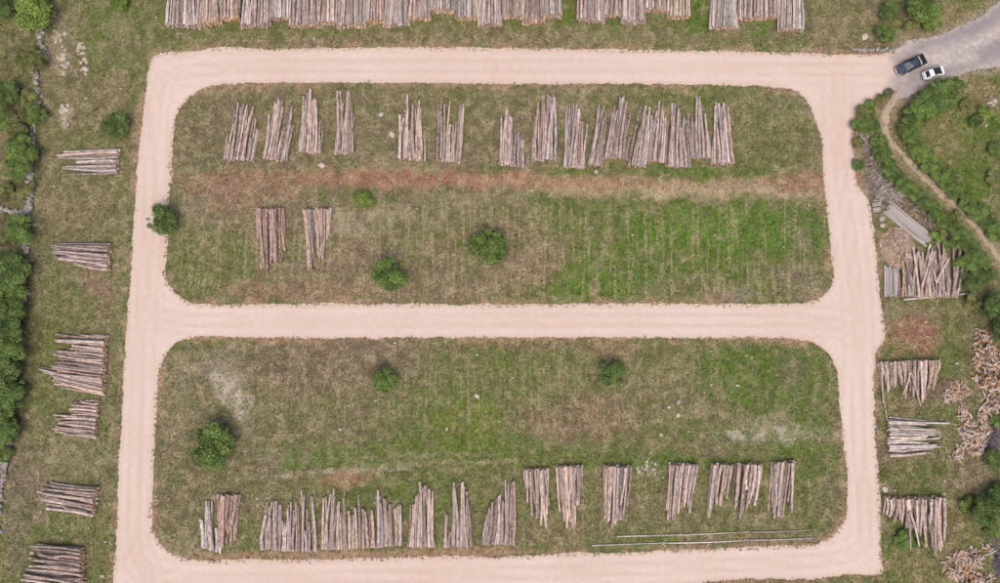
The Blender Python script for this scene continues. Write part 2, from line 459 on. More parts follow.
OLIVE, BROWN, DRY = (121, 120, 82), (127, 118, 91), (156, 148, 120)
GREEN, LUSH, MOSS = (103, 123, 57), (90, 124, 48), (112, 120, 68)
RED, PINK, PALE = (166, 126, 104), (150, 122, 106), (186, 170, 142)
PATCH = [  # u, v, ru, rv, angle, colour, strength
 # upper island
 (500,120,340,40,0,BROWN,.5),(205,130,40,45,0,BROWN,.7),(300,120,60,40,0,OLIVE,.6),(470,100,60,18,0,MOSS,.5),(570,105,30,15,0,DRY,.4),
 (690,95,60,10,0,GREEN,.6),(770,125,50,40,0,MOSS,.5),(780,110,30,14,0,DRY,.35),(400,168,60,8,0,PALE,.3),(690,172,50,6,0,LUSH,.5),(570,172,30,6,0,GREEN,.5),
 (360,179,185,11,0,RED,.92),(430,179,120,8,1,(166,116,96),.65),(600,185,110,10,1,(184,146,120),.9),(740,188,90,10,1,(186,158,132),.9),(800,182,40,10,0,RED,.85),(245,186,70,19,0,(156,124,104),.95),
 (690,194,150,7,0,(196,178,150),.95),(470,199,60,6,0,DRY,.5),
 (660,245,190,48,0,GREEN,.85),(720,228,110,28,0,(96,132,48),.8),(790,230,40,30,0,LUSH,.5),(600,285,70,18,0,(98,128,50),.8),(560,296,70,8,0,GREEN,.6),(600,225,35,20,0,MOSS,.5),
 (530,248,42,32,0,(136,116,96),.7),(520,270,40,20,0,PINK,.5),(800,280,25,20,0,(130,118,104),.6),(690,290,50,12,0,BROWN,.4),(800,240,10,20,0,(150,136,118),.5),
 (300,291,100,13,0,(150,120,100),.95),(440,288,70,14,0,(142,120,100),.7),(350,255,30,25,0,PINK,.5),(430,275,80,18,0,BROWN,.5),(215,265,40,35,0,MOSS,.7),(195,285,26,16,0,GREEN,.6),(190,215,22,30,0,DRY,.4),
 (370,220,60,13,0,(186,176,154),.8),(430,225,70,20,0,MOSS,.4),(366,199,20,9,0,GREEN,.8),(185,245,15,30,0,GREEN,.5),(360,299,12,5,0,LUSH,.8),(735,297,20,7,0,(140,140,128),.6),(720,298,20,6,0,RED,.4),
 # lower island
 (500,440,350,110,0,OLIVE,.4),(250,370,90,35,0,BROWN,.8),(330,362,90,28,0,(124,110,92),.8),(235,397,13,34,-30,(212,200,184),.95),(215,370,30,12,0,(170,160,142),.5),(225,352,30,9,0,(150,142,124),.4),(230,342,30,5,0,GREEN,.6),
 (180,400,22,50,0,DRY,.35),(190,490,34,60,0,BROWN,.6),(180,540,25,14,0,DRY,.6),(270,455,18,8,0,(170,158,142),.7),(225,530,30,20,0,MOSS,.5),
 (455,415,85,38,0,GREEN,.7),(470,425,40,24,0,(116,128,54),.8),(440,455,180,16,0,(102,124,54),.8),(330,462,60,8,0,LUSH,.45),(400,492,100,22,0,GREEN,.7),(350,478,34,9,-12,(160,126,96),.9),
 (360,470,120,2.6,-4,(196,188,166),.6),(390,457,120,2.5,-2,DRY,.35),(470,462,130,2.2,-1,PALE,.55),
 (580,418,70,24,0,(136,112,92),.8),(540,375,50,25,0,MOSS,.5),(520,365,25,15,0,GREEN,.5),(600,455,110,14,0,MOSS,.6),(660,464,130,7,0,GREEN,.8),(690,460,60,8,0,LUSH,.4),(646,470,32,6,-8,(176,168,142),.6),
 (665,400,60,26,0,BROWN,.5),(690,425,40,16,0,GREEN,.4),(740,372,45,32,0,(98,126,52),.75),(735,385,14,20,0,LUSH,.5),(785,400,60,65,0,GREEN,.75),(790,372,12,25,0,(110,106,88),.5),(785,433,55,10,0,(206,200,184),.95),(760,420,30,8,0,(170,160,140),.5),
 (800,470,50,45,0,GREEN,.75),(720,500,120,30,0,MOSS,.65),(640,510,60,24,0,BROWN,.5),(570,535,60,16,0,(134,114,92),.6),(620,541,50,7,0,GREEN,.5),(760,530,60,5,0,GREEN,.5),(830,500,20,30,0,BROWN,.5),
 (320,555,160,5,0,(176,142,118),.8),(480,551,60,5,0,(178,140,116),.8),(370,345,90,7,0,PINK,.4),(550,345,110,5,0,(124,100,78),.5),(620,352,40,7,0,RED,.35),
 # left strip
 (85,300,70,320,0,(116,122,78),.7),(75,70,40,70,0,(126,114,90),.6),(62,40,14,45,0,(160,146,124),.6),(110,20,40,24,0,GREEN,.7),(95,55,12,40,0,GREEN,.5),(115,90,22,18,0,(146,122,104),.6),(125,35,20,20,0,DRY,.4),
 (100,190,30,16,0,(134,128,84),.5),(75,215,40,30,0,(130,116,90),.6),(100,285,20,14,0,(150,118,104),.7),(108,155,20,40,0,MOSS,.4),(118,250,12,60,0,MOSS,.4),(55,330,20,60,0,MOSS,.7),(45,390,20,40,0,GREEN,.4),
 (120,270,6,90,3,PALE,.3),(70,460,40,30,0,DRY,.35),(35,490,16,40,0,(134,116,102),.6),(70,530,40,14,0,GREEN,.4),(15,520,12,70,0,(120,112,96),.6),(12,60,16,90,0,(104,100,70),.6),
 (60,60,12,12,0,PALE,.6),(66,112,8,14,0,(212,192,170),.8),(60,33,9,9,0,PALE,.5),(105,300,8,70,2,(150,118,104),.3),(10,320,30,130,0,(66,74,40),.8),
 # top strip
 (480,38,330,10,0,(128,116,88),.6),(570,12,8,16,0,(100,124,44),.8),(700,14,12,18,0,(92,122,44),.8),(760,24,14,8,0,LUSH,.8),(330,30,130,7,0,MOSS,.6),(620,34,50,9,0,DRY,.35),(150,25,16,26,0,MOSS,.6),(155,38,8,14,-20,PALE,.4),
 (840,22,40,26,0,(122,118,76),.7),(845,25,10,14,0,(168,156,122),.4),(905,30,6,18,0,(170,142,122),.8),(950,20,24,16,0,(134,122,84),.8),(960,35,34,6,-30,(172,158,138),.7),(985,-10,40,20,0,MOSS,.7),
 # right strip
 (960,150,70,70,0,(98,116,52),.9),(945,140,26,26,0,(128,124,74),.8),(975,95,25,16,0,(132,118,78),.7),(990,105,10,14,0,(150,124,108),.5),(980,190,30,30,0,(92,122,44),.7),(990,120,14,10,0,LUSH,.5),(1000,200,20,30,0,(140,132,100),.4),
 (868,120,16,30,0,(88,104,56),.7),(872,150,14,22,0,(126,118,104),.8),(885,185,22,14,20,(150,142,134),.85),(900,205,40,12,38,(138,124,106),.7),(925,225,30,8,40,(124,118,104),.6),(905,165,30,8,42,(140,128,92),.5),
 (940,330,60,60,0,(106,112,64),.85),(915,335,30,23,0,(156,110,94),1),(915,310,30,8,0,(150,128,112),.6),(890,345,14,8,0,GREEN,.7),(950,350,16,30,0,GREEN,.5),(960,290,30,20,0,(108,112,62),.7),(888,312,10,8,0,(160,156,140),.5),
 (945,385,20,14,0,(146,126,106),.8),(915,402,30,12,0,(128,112,84),.7),(885,460,8,60,0,(90,100,50),.6),(920,475,50,16,0,(100,112,56),.8),(970,470,20,20,0,(140,122,102),.6),(960,485,20,12,0,(136,120,100),.6),
 (905,535,26,16,0,(84,106,44),.8),(930,565,50,20,0,(126,122,76),.85),(955,520,14,30,0,(118,110,76),.7),(884,488,6,5,0,(196,176,148),.8),(994,430,14,36,0,(104,98,102),.95),(998,562,10,28,0,(116,108,112),.9),(985,400,20,90,0,(104,100,72),.5),
 (770,585,90,6,0,(128,104,82),.8),
]
wx = (fbm(GX * 0.30, GY * 0.30, 3, 4) - 0.5)
wy = (fbm(GX * 0.30, GY * 0.30, 17, 4) - 0.5)
wf = (fbm(GX * 0.9, GY * 0.9, 31, 3) - 0.5)
colr = np.empty(GX.shape + (3,))
colr[:] = lin(OLIVE)
big = fbm(GX * 0.05, GY * 0.05, 5, 4)[..., None]
colr += (lin(BROWN) - colr) * smooth(0.45, 0.62, big)
colr += (lin(MOSS) - colr) * smooth(0.52, 0.4, big) * 0.6
fleck = smooth(.44, .56, fbm(GX * 1.0, GY * 1.0, 23, 3))
t2 = fbm(GX * 0.42, GY * 0.42, 57, 4)[..., None]
colr += (lin(GREEN) - colr) * smooth(0.52, 0.68, t2) * 0.5
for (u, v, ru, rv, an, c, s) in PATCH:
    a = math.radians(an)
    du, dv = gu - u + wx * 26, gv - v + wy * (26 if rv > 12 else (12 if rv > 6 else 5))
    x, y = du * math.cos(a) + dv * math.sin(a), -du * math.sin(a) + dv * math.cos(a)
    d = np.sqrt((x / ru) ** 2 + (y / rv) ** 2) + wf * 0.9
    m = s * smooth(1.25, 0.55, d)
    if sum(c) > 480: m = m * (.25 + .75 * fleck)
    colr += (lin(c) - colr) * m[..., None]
# lighter and darker turf of its own, green tussocks
t1 = fbm(GX * 1.1, GY * 1.1, 41, 4)[..., None]
colr *= 0.64 + 0.68 * t1
colr += (lin(GREEN) - colr) * smooth(0.58, 0.72, t2) * 0.16
colr += (lin(PALE) - colr) * smooth(0.60, 0.74, fbm(GX * 0.8, GY * 0.8, 71, 4)[..., None]) * 0.28
colr += (lin((150, 138, 110)) - colr) * smooth(.50, .60, fbm(GX * 1.25, GY * 0.7, 133, 3)[..., None]) * .22
# road margins: dust and bare red soil
din = {k: inside(GX, GY, LOOPS[k]) for k in LOOPS}
on_road = (din['outer'] & ~din['i1'] & ~din['i2']) | din['grey']
dr = np.minimum.reduce([dist_poly(GX, GY, LOOPS[k]) for k in ('outer', 'i1', 'i2')])
dg = dist_poly(GX, GY, LOOPS['grey'])
dp = dist_poly(GX, GY, PATHL, False)
dtuft = np.where(din['outer'] & ~din['i1'] & ~din['i2'], np.where(din['grey'] | (dg < 1.2), 9, dr), np.where(din['outer'], dr, dg))
edge = smooth(1.5, 0.1, dr + wf * 2.2)
colr += (lin((176, 144, 120)) - colr) * (edge * 0.8 * smooth(0.35, 0.6, fbm(GX * 0.25, GY * 0.25, 88, 3)))[..., None]
colr += (lin((158, 142, 112)) - colr) * (smooth(2.6, 0.6, dp + wf * 2) * 0.6)[..., None]
colr += (lin((168, 152, 138)) - colr) * (smooth(2.2, 0.2, dg + wf * 2) * 0.6)[..., None]
lum = colr.mean(-1, keepdims=True)
colr = lum + (colr - lum) * 1.02
ALB = np.clip(colr, 0, 1) / K * 0.89
green_amt = np.clip((colr[..., 1] - colr[..., 0]) * 9 + 0.35, 0, 1)

ny, nx = GX.shape
idx = np.arange(nx * ny).reshape(ny, nx)
quads = np.stack([idx[:-1, :-1], idx[:-1, 1:], idx[1:, 1:], idx[1:, :-1]], -1).reshape(-1, 4)
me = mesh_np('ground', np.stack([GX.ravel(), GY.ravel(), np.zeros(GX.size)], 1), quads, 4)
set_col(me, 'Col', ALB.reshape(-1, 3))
def box_mask(u0, v0, u1, v1, f=18):
    return smooth(u0 - f, u0 + f, gu) * smooth(u1 + f, u1 - f, gu) * smooth(v0 - 8, v0 + 8, gv) * smooth(v1 + 8, v1 - 8, gv)
streak = np.clip(box_mask(340, 205, 830, 298) + 0.8 * box_mask(180, 215, 340, 290) + 0.7 * box_mask(260, 365, 720, 425) + 0.5 * box_mask(540, 480, 840, 540), 0, 1)
set_f(me, 'streak', streak.ravel())
set_f(me, 'straw', (1 - 0.75 * green_amt).ravel())
tag(ob('ground', me, M_GROUND), 'olive brown rough grass and bare soil of the log yard', 'ground', kind='structure')

MIDX = [[(505,66),(300,66),(180,72),(158,90),(152,150),(146,250),(140,330),(136,450),(134,540),(150,578)], [(500,66),(860,70),(900,75)],
        [(150,300),(190,320),(500,321),(800,321),(850,330)], [(838,75),(838,150),(850,240),(858,320),(858,430),(864,520),(850,555),(700,566),(400,576),(180,578),(140,560)]]
tr = []
for L in MIDX:
    tr += [(L, 0.85, 0.3, 0.75), (L, 2.4, 0.3, 0.55), (L, 0.0, 0.25, 0.4)]
me = sheet('dirt_road', LOOPS['outer'], [LOOPS['i1'], LOOPS['i2']], 0.012, 0.6, 0.30, 3, tr)
tag(ob('dirt_road', me, M_ROAD), 'pale pink gravel track looping round the two log yard islands', 'road', kind='structure')
me = sheet('gravel_road', LOOPS['grey'], [], 0.007, 0.8, 0.4, 23, [([(925,60),(950,52),(975,44),(1000,30),(1040,10)], .2, 0.9, 1), ([(935,64),(955,61),(975,57)], .2, 0.6, 1), ([(905,48),(908,44),(912,42)], .1, .8, 1), ([(900,75),(950,60),(1000,45)], 2.6, 0.6, 0.5)])
tag(ob('gravel_road', me, M_GREY), 'worn grey gravel road entering at the top right corner', 'road', kind='structure')
d = np.gradient(PATHL, axis=0)
nrm = np.stack([-d[:, 1], d[:, 0]], 1) / np.linalg.norm(d, axis=1)[:, None]
hw = np.linspace(0.6, 0.36, len(PATHL))[:, None]
me = sheet('footpath', np.concatenate([PATHL + nrm * hw, (PATHL - nrm * hw)[::-1]]), [], 0.004, 0.5, 0.4, 29, [])
tag(ob('footpath', me, M_PATH), 'pale trodden footpath curving down between two hedges on the right', 'path', kind='structure')

# ------------------------------------------------------------------ grass: tufts of blades over the whole ground
def grass(n, name, label, lo, hi, hgt, wid, tint, seed, keep=None):
    r = np.random.RandomState(seed)
    x, y = r.uniform(-97, 97, n), r.uniform(-54, 64, n)
    ix = np.clip(np.searchsorted(XS, x), 0, nx - 1); iy = np.clip(np.searchsorted(YS, y), 0, ny - 1)
    road = on_road[iy, ix] & (dtuft[iy, ix] > 0.12 + 0.2 * r.rand(n))
    ok = ~road & ((dp[iy, ix] > 0.5) | (r.rand(n) < 0.22))
    if keep is not None: ok &= keep(ix, iy, r)
    x, y, ix, iy = x[ok], y[ok], ix[ok], iy[ok]
    m, B = len(x), 3
    c = ALB[iy, ix] * (lo + (hi - lo) * r.rand(m, 1))
    g = green_amt[iy, ix][:, None]
    c = c * (1 - tint) + tint * (g * np.array(C(108, 126, 52)) * (0.7 + 0.6 * r.rand(m, 1)) + (1 - g) * np.array(C(174, 162, 130)) * (0.6 + 0.7 * r.rand(m, 1)))
    sz = r.uniform(0.6, 1.4, (m, 1))
    ang = r.uniform(0, 6.283, (m, 1)) + np.arange(B)[None] * 2.1 + r.uniform(-.5, .5, (m, B))
    ln = hgt * sz * r.uniform(.6, 1.2, (m, B)); lean = r.uniform(.45, 1.15, (m, B))
    w = wid * sz * r.uniform(.7, 1.3, (m, B))
    ca, sa = np.cos(ang), np.sin(ang)
    bx, by = x[:, None] + r.uniform(-.05, .05, (m, B)), y[:, None] + r.uniform(-.05, .05, (m, B))
    co = np.empty((m, B, 3, 3), np.float32)
    co[:, :, 0] = np.stack([bx - sa * w, by + ca * w, np.zeros((m, B))], -1)
    co[:, :, 1] = np.stack([bx + sa * w, by - ca * w, np.zeros((m, B))], -1)
    co[:, :, 2] = np.stack([bx + ca * ln * np.sin(lean), by + sa * ln * np.sin(lean), ln * np.cos(lean)], -1)
    me = mesh_np(name, co.reshape(-1, 3), np.arange(m * B * 3).reshape(-1, 3), 3)
    set_col(me, 'Col', np.repeat(c, B * 3, 0))
    return tag(ob(name, me, M_GRASS), label, 'grass', kind='stuff')
grass(190000, 'grass', 'short olive and brown turf covering the yard ground', 0.5, 1.65, 0.24, 0.06, 0.22, 5)
grass(26000, 'tall_grass', 'paler straw tufts and taller green clumps scattered through the turf', 0.7, 2.0, 0.40, 0.085, 0.65, 6,
      lambda ix, iy, r: r.rand(len(ix)) < 0.15 + 1.2 * smooth(0.45, 0.7, t2[iy, ix, 0]))

# ------------------------------------------------------------------ logs
def log_mesh(seed, sides=7, rings=4, taper=0.72, bend=0.9):
    """one log: unit length along +X, butt radius 1 at x = 0, bark on the side, sawn wood on the ends"""
    r = random.Random(seed)
    me = bpy.data.meshes.new('log_%d' % seed)
    b1, b2, p1, p2 = r.uniform(-bend, bend), r.uniform(-bend, bend), r.uniform(0.6, 1.6), r.uniform(0.6, 1.6)
    V = []
    for i in range(rings):
        t = i / (rings - 1)
        rad = (1 - (1 - taper) * t) * (1.06 if i == 0 else 1.0)
        cy, cz = b1 * math.sin(math.pi * p1 * t), b2 * 0.25 * math.sin(math.pi * p2 * t)
        for k in range(sides):
            a = 2 * math.pi * (k + r.uniform(-.15, .15)) / sides
            q = rad * r.uniform(0.9, 1.06)
            V.append((t + (r.uniform(-.006, .006) if i in (0, rings - 1) else 0), cy + q * math.cos(a), cz + q * math.sin(a)))
    Fs = []
    for i in range(rings - 1):
        for k in range(sides):
            a, b = i * sides + k, i * sides + (k + 1) % sides
            Fs.append((a, b, b + sides, a + sides))
    Fs.append(tuple(range(sides))[::-1])
    Fs.append(tuple((rings - 1) * sides + k for k in range(sides)))
    me.from_pydata(V, [], Fs)
    me.materials.append(M_BARK); me.materials.append(M_END)
    for i, p in enumerate(me.polygons):
        p.material_index = 1 if i >= len(Fs) - 2 else 0
        p.use_smooth = i < len(Fs) - 2
    me.update()
    return me
LOGS = [log_mesh(100 + i) for i in range(16)]
POLES = [log_mesh(300 + i, taper=0.75, bend=1.2) for i in range(4)]

def frame_to(p, q):
    """rotation that takes +X onto q - p"""
    return (q - p).to_track_quat('X', 'Z')

def put_log(parent, base, p, q, r, color, fresh, rnd, meshes=LOGS, name='log'):
    o = bpy.data.objects.new(name, rnd.choice(meshes))
    COL.objects.link(o)
    if parent is not None: o.parent = parent
    o.location = p - base
    rot = frame_to(p, q)
    o.rotation_mode = 'QUATERNION'
    o.rotation_quaternion = rot
    L = (q - p).length
    o.scale = (L, r, r * rnd.uniform(0.94, 1.0))
    o.color = (*color, fresh)
    return o

BARKS = dict(pink=(190, 173, 164), grey=(186, 178, 173), mauve=(185, 171, 168), tan=(194, 178, 158), rust=(176, 150, 138), white=(206, 199, 194))

def log_pile(label, p0, p1, d0, d1, prof, tone='pink', fresh=0.3, hgt=1.1, rad=(0.16, 0.29), z=0.6, group='log piles', seed=0, even=0.26, cross=1, cat='log pile', skew=0.028, mess=0):
    """p0-p1: line of the butt ends; d0/d1: way the logs run at either end (pixels); prof: log lengths across the pile (pixels)"""
    rnd = random.Random(seed * 7 + 1)
    A, B = G(*p0, z), G(*p1, z)
    e_ = (B - A).normalized() * .22
    A, B = A - e_, B + e_
    base = (A + B) / 2; base.z = 0
    D0 = (G(p0[0] + d0[0], p0[1] + d0[1], z) - A); D1 = (G(p1[0] + d1[0], p1[1] + d1[1], z) - B)
    s0, s1 = D0.length / math.hypot(*d0), D1.length / math.hypot(*d1)
    D0.normalize(); D1.normalize()
    wid = (B - A).length
    t = thing('log_pile', label, cat, base, 0, group)
    placed = []
    fails = 0
    while fails < 3 and len(placed) < 90:
        r = rnd.uniform(*rad) * (1.15 if rnd.random() < 0.15 else 1)
        best = None
        for k in range(26):
            x = r + (wid - 2 * r) * rnd.random() if wid > 2 * r else wid / 2
            zz = r
            for (xj, zj, rj) in placed:
                dx = abs(x - xj)
                if dx < r + rj: zz = max(zz, zj + math.sqrt((r + rj) ** 2 - dx * dx))
            e = zz + 0.7 * hgt * max(0, abs(2 * x / wid - 1) - 0.72) * 2      # sides of the heap slope
            if best is None or e < best[0]: best = (e, x, zz)
        if best[2] + r > hgt:
            fails += 1
            continue
        placed.append((best[1], best[2], r))
    top = max(zz for _, zz, _ in placed)
    if hgt > .9: placed = [q for q in placed if q[1] + q[2] < hgt - .3 or rnd.random() > .2]
    n = len(prof)
    c0 = lin(BARKS[tone]) / K
    for (x, zz, r) in placed:
        f = x / wid
        g = f * (n - 1)
        i = min(int(g), n - 2)
        Lp = prof[i] + (prof[i + 1] - prof[i]) * (g - i) if n > 1 else prof[0]
        near = prof[int(round(g))]
        Lp = near if rnd.random() < 0.6 else min(Lp, near)
        Lp *= rnd.uniform(0.9, 1.03) if rnd.random() > even else rnd.uniform(0.45, 0.9)
        s = s0 + (s1 - s0) * f
        Lm = Lp * s
        dr_ = (D0 * (1 - f) + D1 * f).normalized()
        a = rnd.gauss(0, skew) * (1.6 if zz > top - 0.1 and rnd.random() < 0.2 * cross else 1)
        dr_ = Vector((dr_.x * math.cos(a) - dr_.y * math.sin(a), dr_.x * math.sin(a) + dr_.y * math.cos(a), 0))
        P = A + (B - A) * f - dr_ * (rnd.uniform(0, 0.26) + .26 * (top - zz)) + dr_ * 0.2
        P.z = zz
        Q = P + dr_ * Lm
        Q.z = max(r * 0.72, zz * 0.76)
        c = c0 * rnd.uniform(0.66, 1.32) * np.array([1 + rnd.uniform(-.04, .05), 1, 1 + rnd.uniform(-.05, .04)])
        if rnd.random() < 0.10: c = c * np.array([1.12, 1.10, 1.05])
        if rnd.random() < 0.30: c = c * np.array(rnd.choice([(.80, .70, .64), (.92, .82, .70), (.66, .60, .58), (1.08, .98, .86)]))
        put_log(t, base, P, Q, r, c, min(1, max(0, fresh + rnd.uniform(-.25, .25))), rnd)
    for k in range(mess):                                # loose logs thrown across the top of the heap
        f = rnd.uniform(.1, .9)
        d_ = (D0 * (1 - f) + D1 * f)
        a = rnd.uniform(-.55, .55)
        d_ = Vector((d_.x * math.cos(a) - d_.y * math.sin(a), d_.x * math.sin(a) + d_.y * math.cos(a), 0)).normalized()
        P = A + (B - A) * f + d_ * rnd.uniform(.2, 2.5); r = rnd.uniform(.1, .2)
        Q = P + d_ * rnd.uniform(3.5, 6.5)
        P.z, Q.z = top + r * 1.6, top * .8 + r
        put_log(t, base, P, Q, r, c0 * rnd.uniform(.7, 1.3), fresh, rnd)
    return t

# row along the top edge: butt ends towards the road, logs run out of the frame
TOP = [(166,197,24,26,.15,'grey'),(198,219,24,22,.8,'pink'),(220,239,18,18,.9,'pink'),(241,269,26,23.5,.3,'mauve'),(270,290,18,17.5,.45,'grey'),
       (291,319,25,24.5,.7,'mauve'),(320,337,22.5,22,.6,'pink'),(338,364,26,24,.4,'grey'),(365,383,21,20.5,.95,'pink'),(384,408,25,23,.3,'grey'),
       (409,429,18.5,18,.8,'mauve'),(430,455,9,11,.9,'grey'),(457,479,18,17,1,'grey'),(480,501,25,24,.3,'mauve'),(502,523,16,16,.5,'pink'),
       (524,543,22,20.5,.6,'pink'),(544,562,16,15,.5,'grey'),(579,604,19,20.5,.2,'mauve'),(605,621,15,15,.6,'grey'),(622,645,21.5,21,.3,'mauve'),
       (646,669,9.5,10,.5,'pink'),(670,689,15.5,17,.7,'tan'),(711,737,27,27,.35,'grey'),(738,779,19,16,.6,'pink'),(780,804,29,29,.4,'grey')]
LOOKS = {'grey': 'grey-brown', 'mauve': 'purplish grey', 'pink': 'pinkish brown', 'tan': 'tan', 'rust': 'rusty brown', 'white': 'pale grey'}
for i, (x0, x1, y0, y1, fr, tone) in enumerate(TOP):
    side = ' with orange ends' if fr >= .8 else ''
    log_pile('%s log pile%s, %s from left along the top edge' % (LOOKS[tone], side, ORD[i]), (x0 - 1.2, y0), (x1 + 1.2, y1), (RS.uniform(1, 4), -50), (RS.uniform(-3, 1), -50),
             [52, 56, 54, 57, 53], tone, fr, RS.uniform(1.4, 1.8), group='log piles along the top edge', seed=10 + i, even=.15, rad=(.16, .25), z=1.0, skew=.008)

UP = 'log piles in the upper row of the upper island'
ROW_A = [((223.5,159),(253,161),(6,-50),(9,-50),[28,48,60,56,60,46,32],'pink'), ((263,158),(289,161),(9,-60),(9,-50),[48,60,64,58,56,40,24],'pink'),
         ((299,151),(321,154),(3,-60),(2,-50),[32,60,64,60,52,34,24],'pink'), ((334,153),(353.5,153),(2,-60),(1,-60),[44,62,64,63,64,60],'pink'),
         ((397,158),(424,160),(2,-60),(-1,-60),[44,46,61,44,58,56,34],'pink'), ((437,160),(459.5,162),(0,-60),(5,-60),[66,48,66,40,40,58,60],'pink'),
         ((498,164),(524,167),(3,-60),(-1,-60),[56,56,48,46,34,28],'mauve'), ((533,160),(557,160),(4,-60),(0,-60),[45,56,66,66,66,66],'mauve'),
         ((562,166),(585,168),(5,-60),(4,-60),[55,64,63,62,48,46],'mauve'), ((588,164),(603,166),(11,-60),(6,-60),[42,62,50,63],'mauve'),
         ((604,157),(628,159),(10,-60),(6,-60),[42,52,64,64,50,34],'mauve'), ((628,165),(645,167),(12,-60),(9,-60),[52,63,62,62,42],'grey'),
         ((647,160),(665,161),(6,-60),(2,-60),[44,52,62,60],'mauve'), ((666,166),(690,167),(5,-60),(-3,-60),[48,62,64,60,48,42],'mauve'),
         ((692,158),(711,158),(-5,-60),(0,-60),[50,44,65,58,46,58],'mauve'), ((712,164),(734.5,163),(2,-60),(-5,-60),[50,62,65,58,63,60],'mauve')]
for i, (a, b, d0, d1, pr, tone) in enumerate(ROW_A):
    log_pile('%s log pile with ragged tips, %s from the left in upper island back row' % (LOOKS[tone], ORD[i]), a, b, d0, d1, pr, tone, .25, 1.25, group=UP, seed=50 + i)
ROW_B = [((257,209),(283,209),(0,60),(4,60),[48,62,64,58,54,56,36],'rust'), ((303,210),(330,209),(4,60),(1,60),[60,64,50,53,50,34,28],'pink')]
for i, (a, b, d0, d1, pr, tone) in enumerate(ROW_B):
    log_pile(['left reddish log pile of the pair below the red soil band', 'right log pile of the pair below the red soil band'][i], a, b, d0, d1, pr, tone, .2, 1.2, group='log piles below the red soil band', seed=80 + i)

LOWG = 'log piles along the front of the lower island'
ROW_C = [((199,547),(219,553),(-2,-50),(-4,-60),[20,30,50,53,50,46],'white','low pile of pale grey logs at far left of the lower island row'),
         ((216,495),(240,495),(-3,60),(-7,60),[53,55,54,52,52],'rust','weathered red-brown log pile with butts uphill beside the pale logs'),
         ((261,549),(288,551),(1,-60),(1,-60),[46,49,36,50,30,46],'mauve',None), ((289,551),(318,551),(0,-60),(-2,-60),[54,40,52,60,38,54,42],'mauve',None),
         ((321,549),(347,549),(1,-60),(-2,-60),[40,56,61,48,56,54],'pink',None), ((349,548),(374,547),(-2,-60),(-3,-60),[38,34,42,52,38,36,57],'pink',None),
         ((376,548),(401,545),(0,-60),(-2,-60),[57,56,50,44,40,44],'mauve',None), ((407,547),(435,547),(4,-60),(-4,-60),[43,42,55,65,62,62,44],'pink',None),
         ((444,547),(472,547),(2,-60),(-3,-60),[36,34,63,62,64,58],'pink',None), ((482,544),(514.5,545),(10,-60),(0,-60),[38,48,50,46,64,64],'mauve',None)]
for i, (a, b, d0, d1, pr, tone, lab) in enumerate(ROW_C):
    log_pile(lab or '%s log pile with uneven tips, %s from the left in lower island front row' % (LOOKS[tone], ORD[i]), a, b, d0, d1, pr, tone, .2, 1.2 if i else .9, group=LOWG, seed=100 + i, cross=2)
ROW_D = [((524,470),(548,469),(3,60),(2,60),[20,34,54,60,62,52]), ((557,467),(582.5,466),(4,60),(-1,60),[54,58,60,61,42,24]), ((604.5,466),(632,467),(-1,60),(-3,60),[57,57,60,56,52,44]),
         ((670,464),(698,465),(-4,60),(-9,60),[59,55,54,46,40,58]), ((712,464),(733,465),(-8,60),(-8,60),[46,57,43,34,27]), ((735,464),(763,464),(-2,60),(-8,60),[50,44,55,46,40,28]),
         ((773,463),(795,461),(-5,60),(-5,60),[60,46,56,60,50,54])]
for i, (a, b, d0, d1, pr) in enumerate(ROW_D):
    log_pile('pinkish log pile with aligned orange butt ends uphill, %s from the left of its seven' % ORD[i], a, b, d0, d1, pr, 'pink', .8, 1.4, group='log piles with butts uphill in the lower island', seed=130 + i, even=.2)

LEFTG = 'log piles along the left strip'
LEFT = [((119,148),(117,173),(-60,1),(-60,0),[58,62,44,56,62],'grey',.35,1.0,'stack of thick grey logs, topmost on the left strip'),
        ((110,244),(108,270),(-60,-1),(-60,-9),[58,60,57,54,36],'mauve',.6,1.3,'grey log pile on the left strip, second from the top'),
        ((106,336),(103,395),(-60,-3),(-60,-11),[30,52,34,53,46,52,64,54,48],'pink',.8,1.4,'large ragged log pile with orange ends in the middle of the left strip'),
        ((98,402),(95,438),(-60,-4),(-60,-8),[20,26,30,44,38,46,50],'pink',.5,1.1,'small ragged log pile just below the largest one on the left strip'),
        ((97,488),(93,517),(-60,-7),(-60,-10),[52,58,55,54,48],'pink',.7,1.5,'compact log pile with yellow ends, second from the bottom on the left strip'),
        ((82,549),(84,600),(-60,-6),(-60,-4),[50,48,55,62,60,60],'pink',.9,1.7,'wide log pile with orange ends cut by the bottom left corner')]
for i, (a, b, d0, d1, pr, tone, fr, hg, lab) in enumerate(LEFT):
    log_pile(lab, a, b, d0, d1, pr, tone, fr, hg, group=LEFTG, seed=150 + i, rad=(.22, .31) if i == 0 else (.19, .26) if i in (4, 5) else (.16, .23), even=.2)

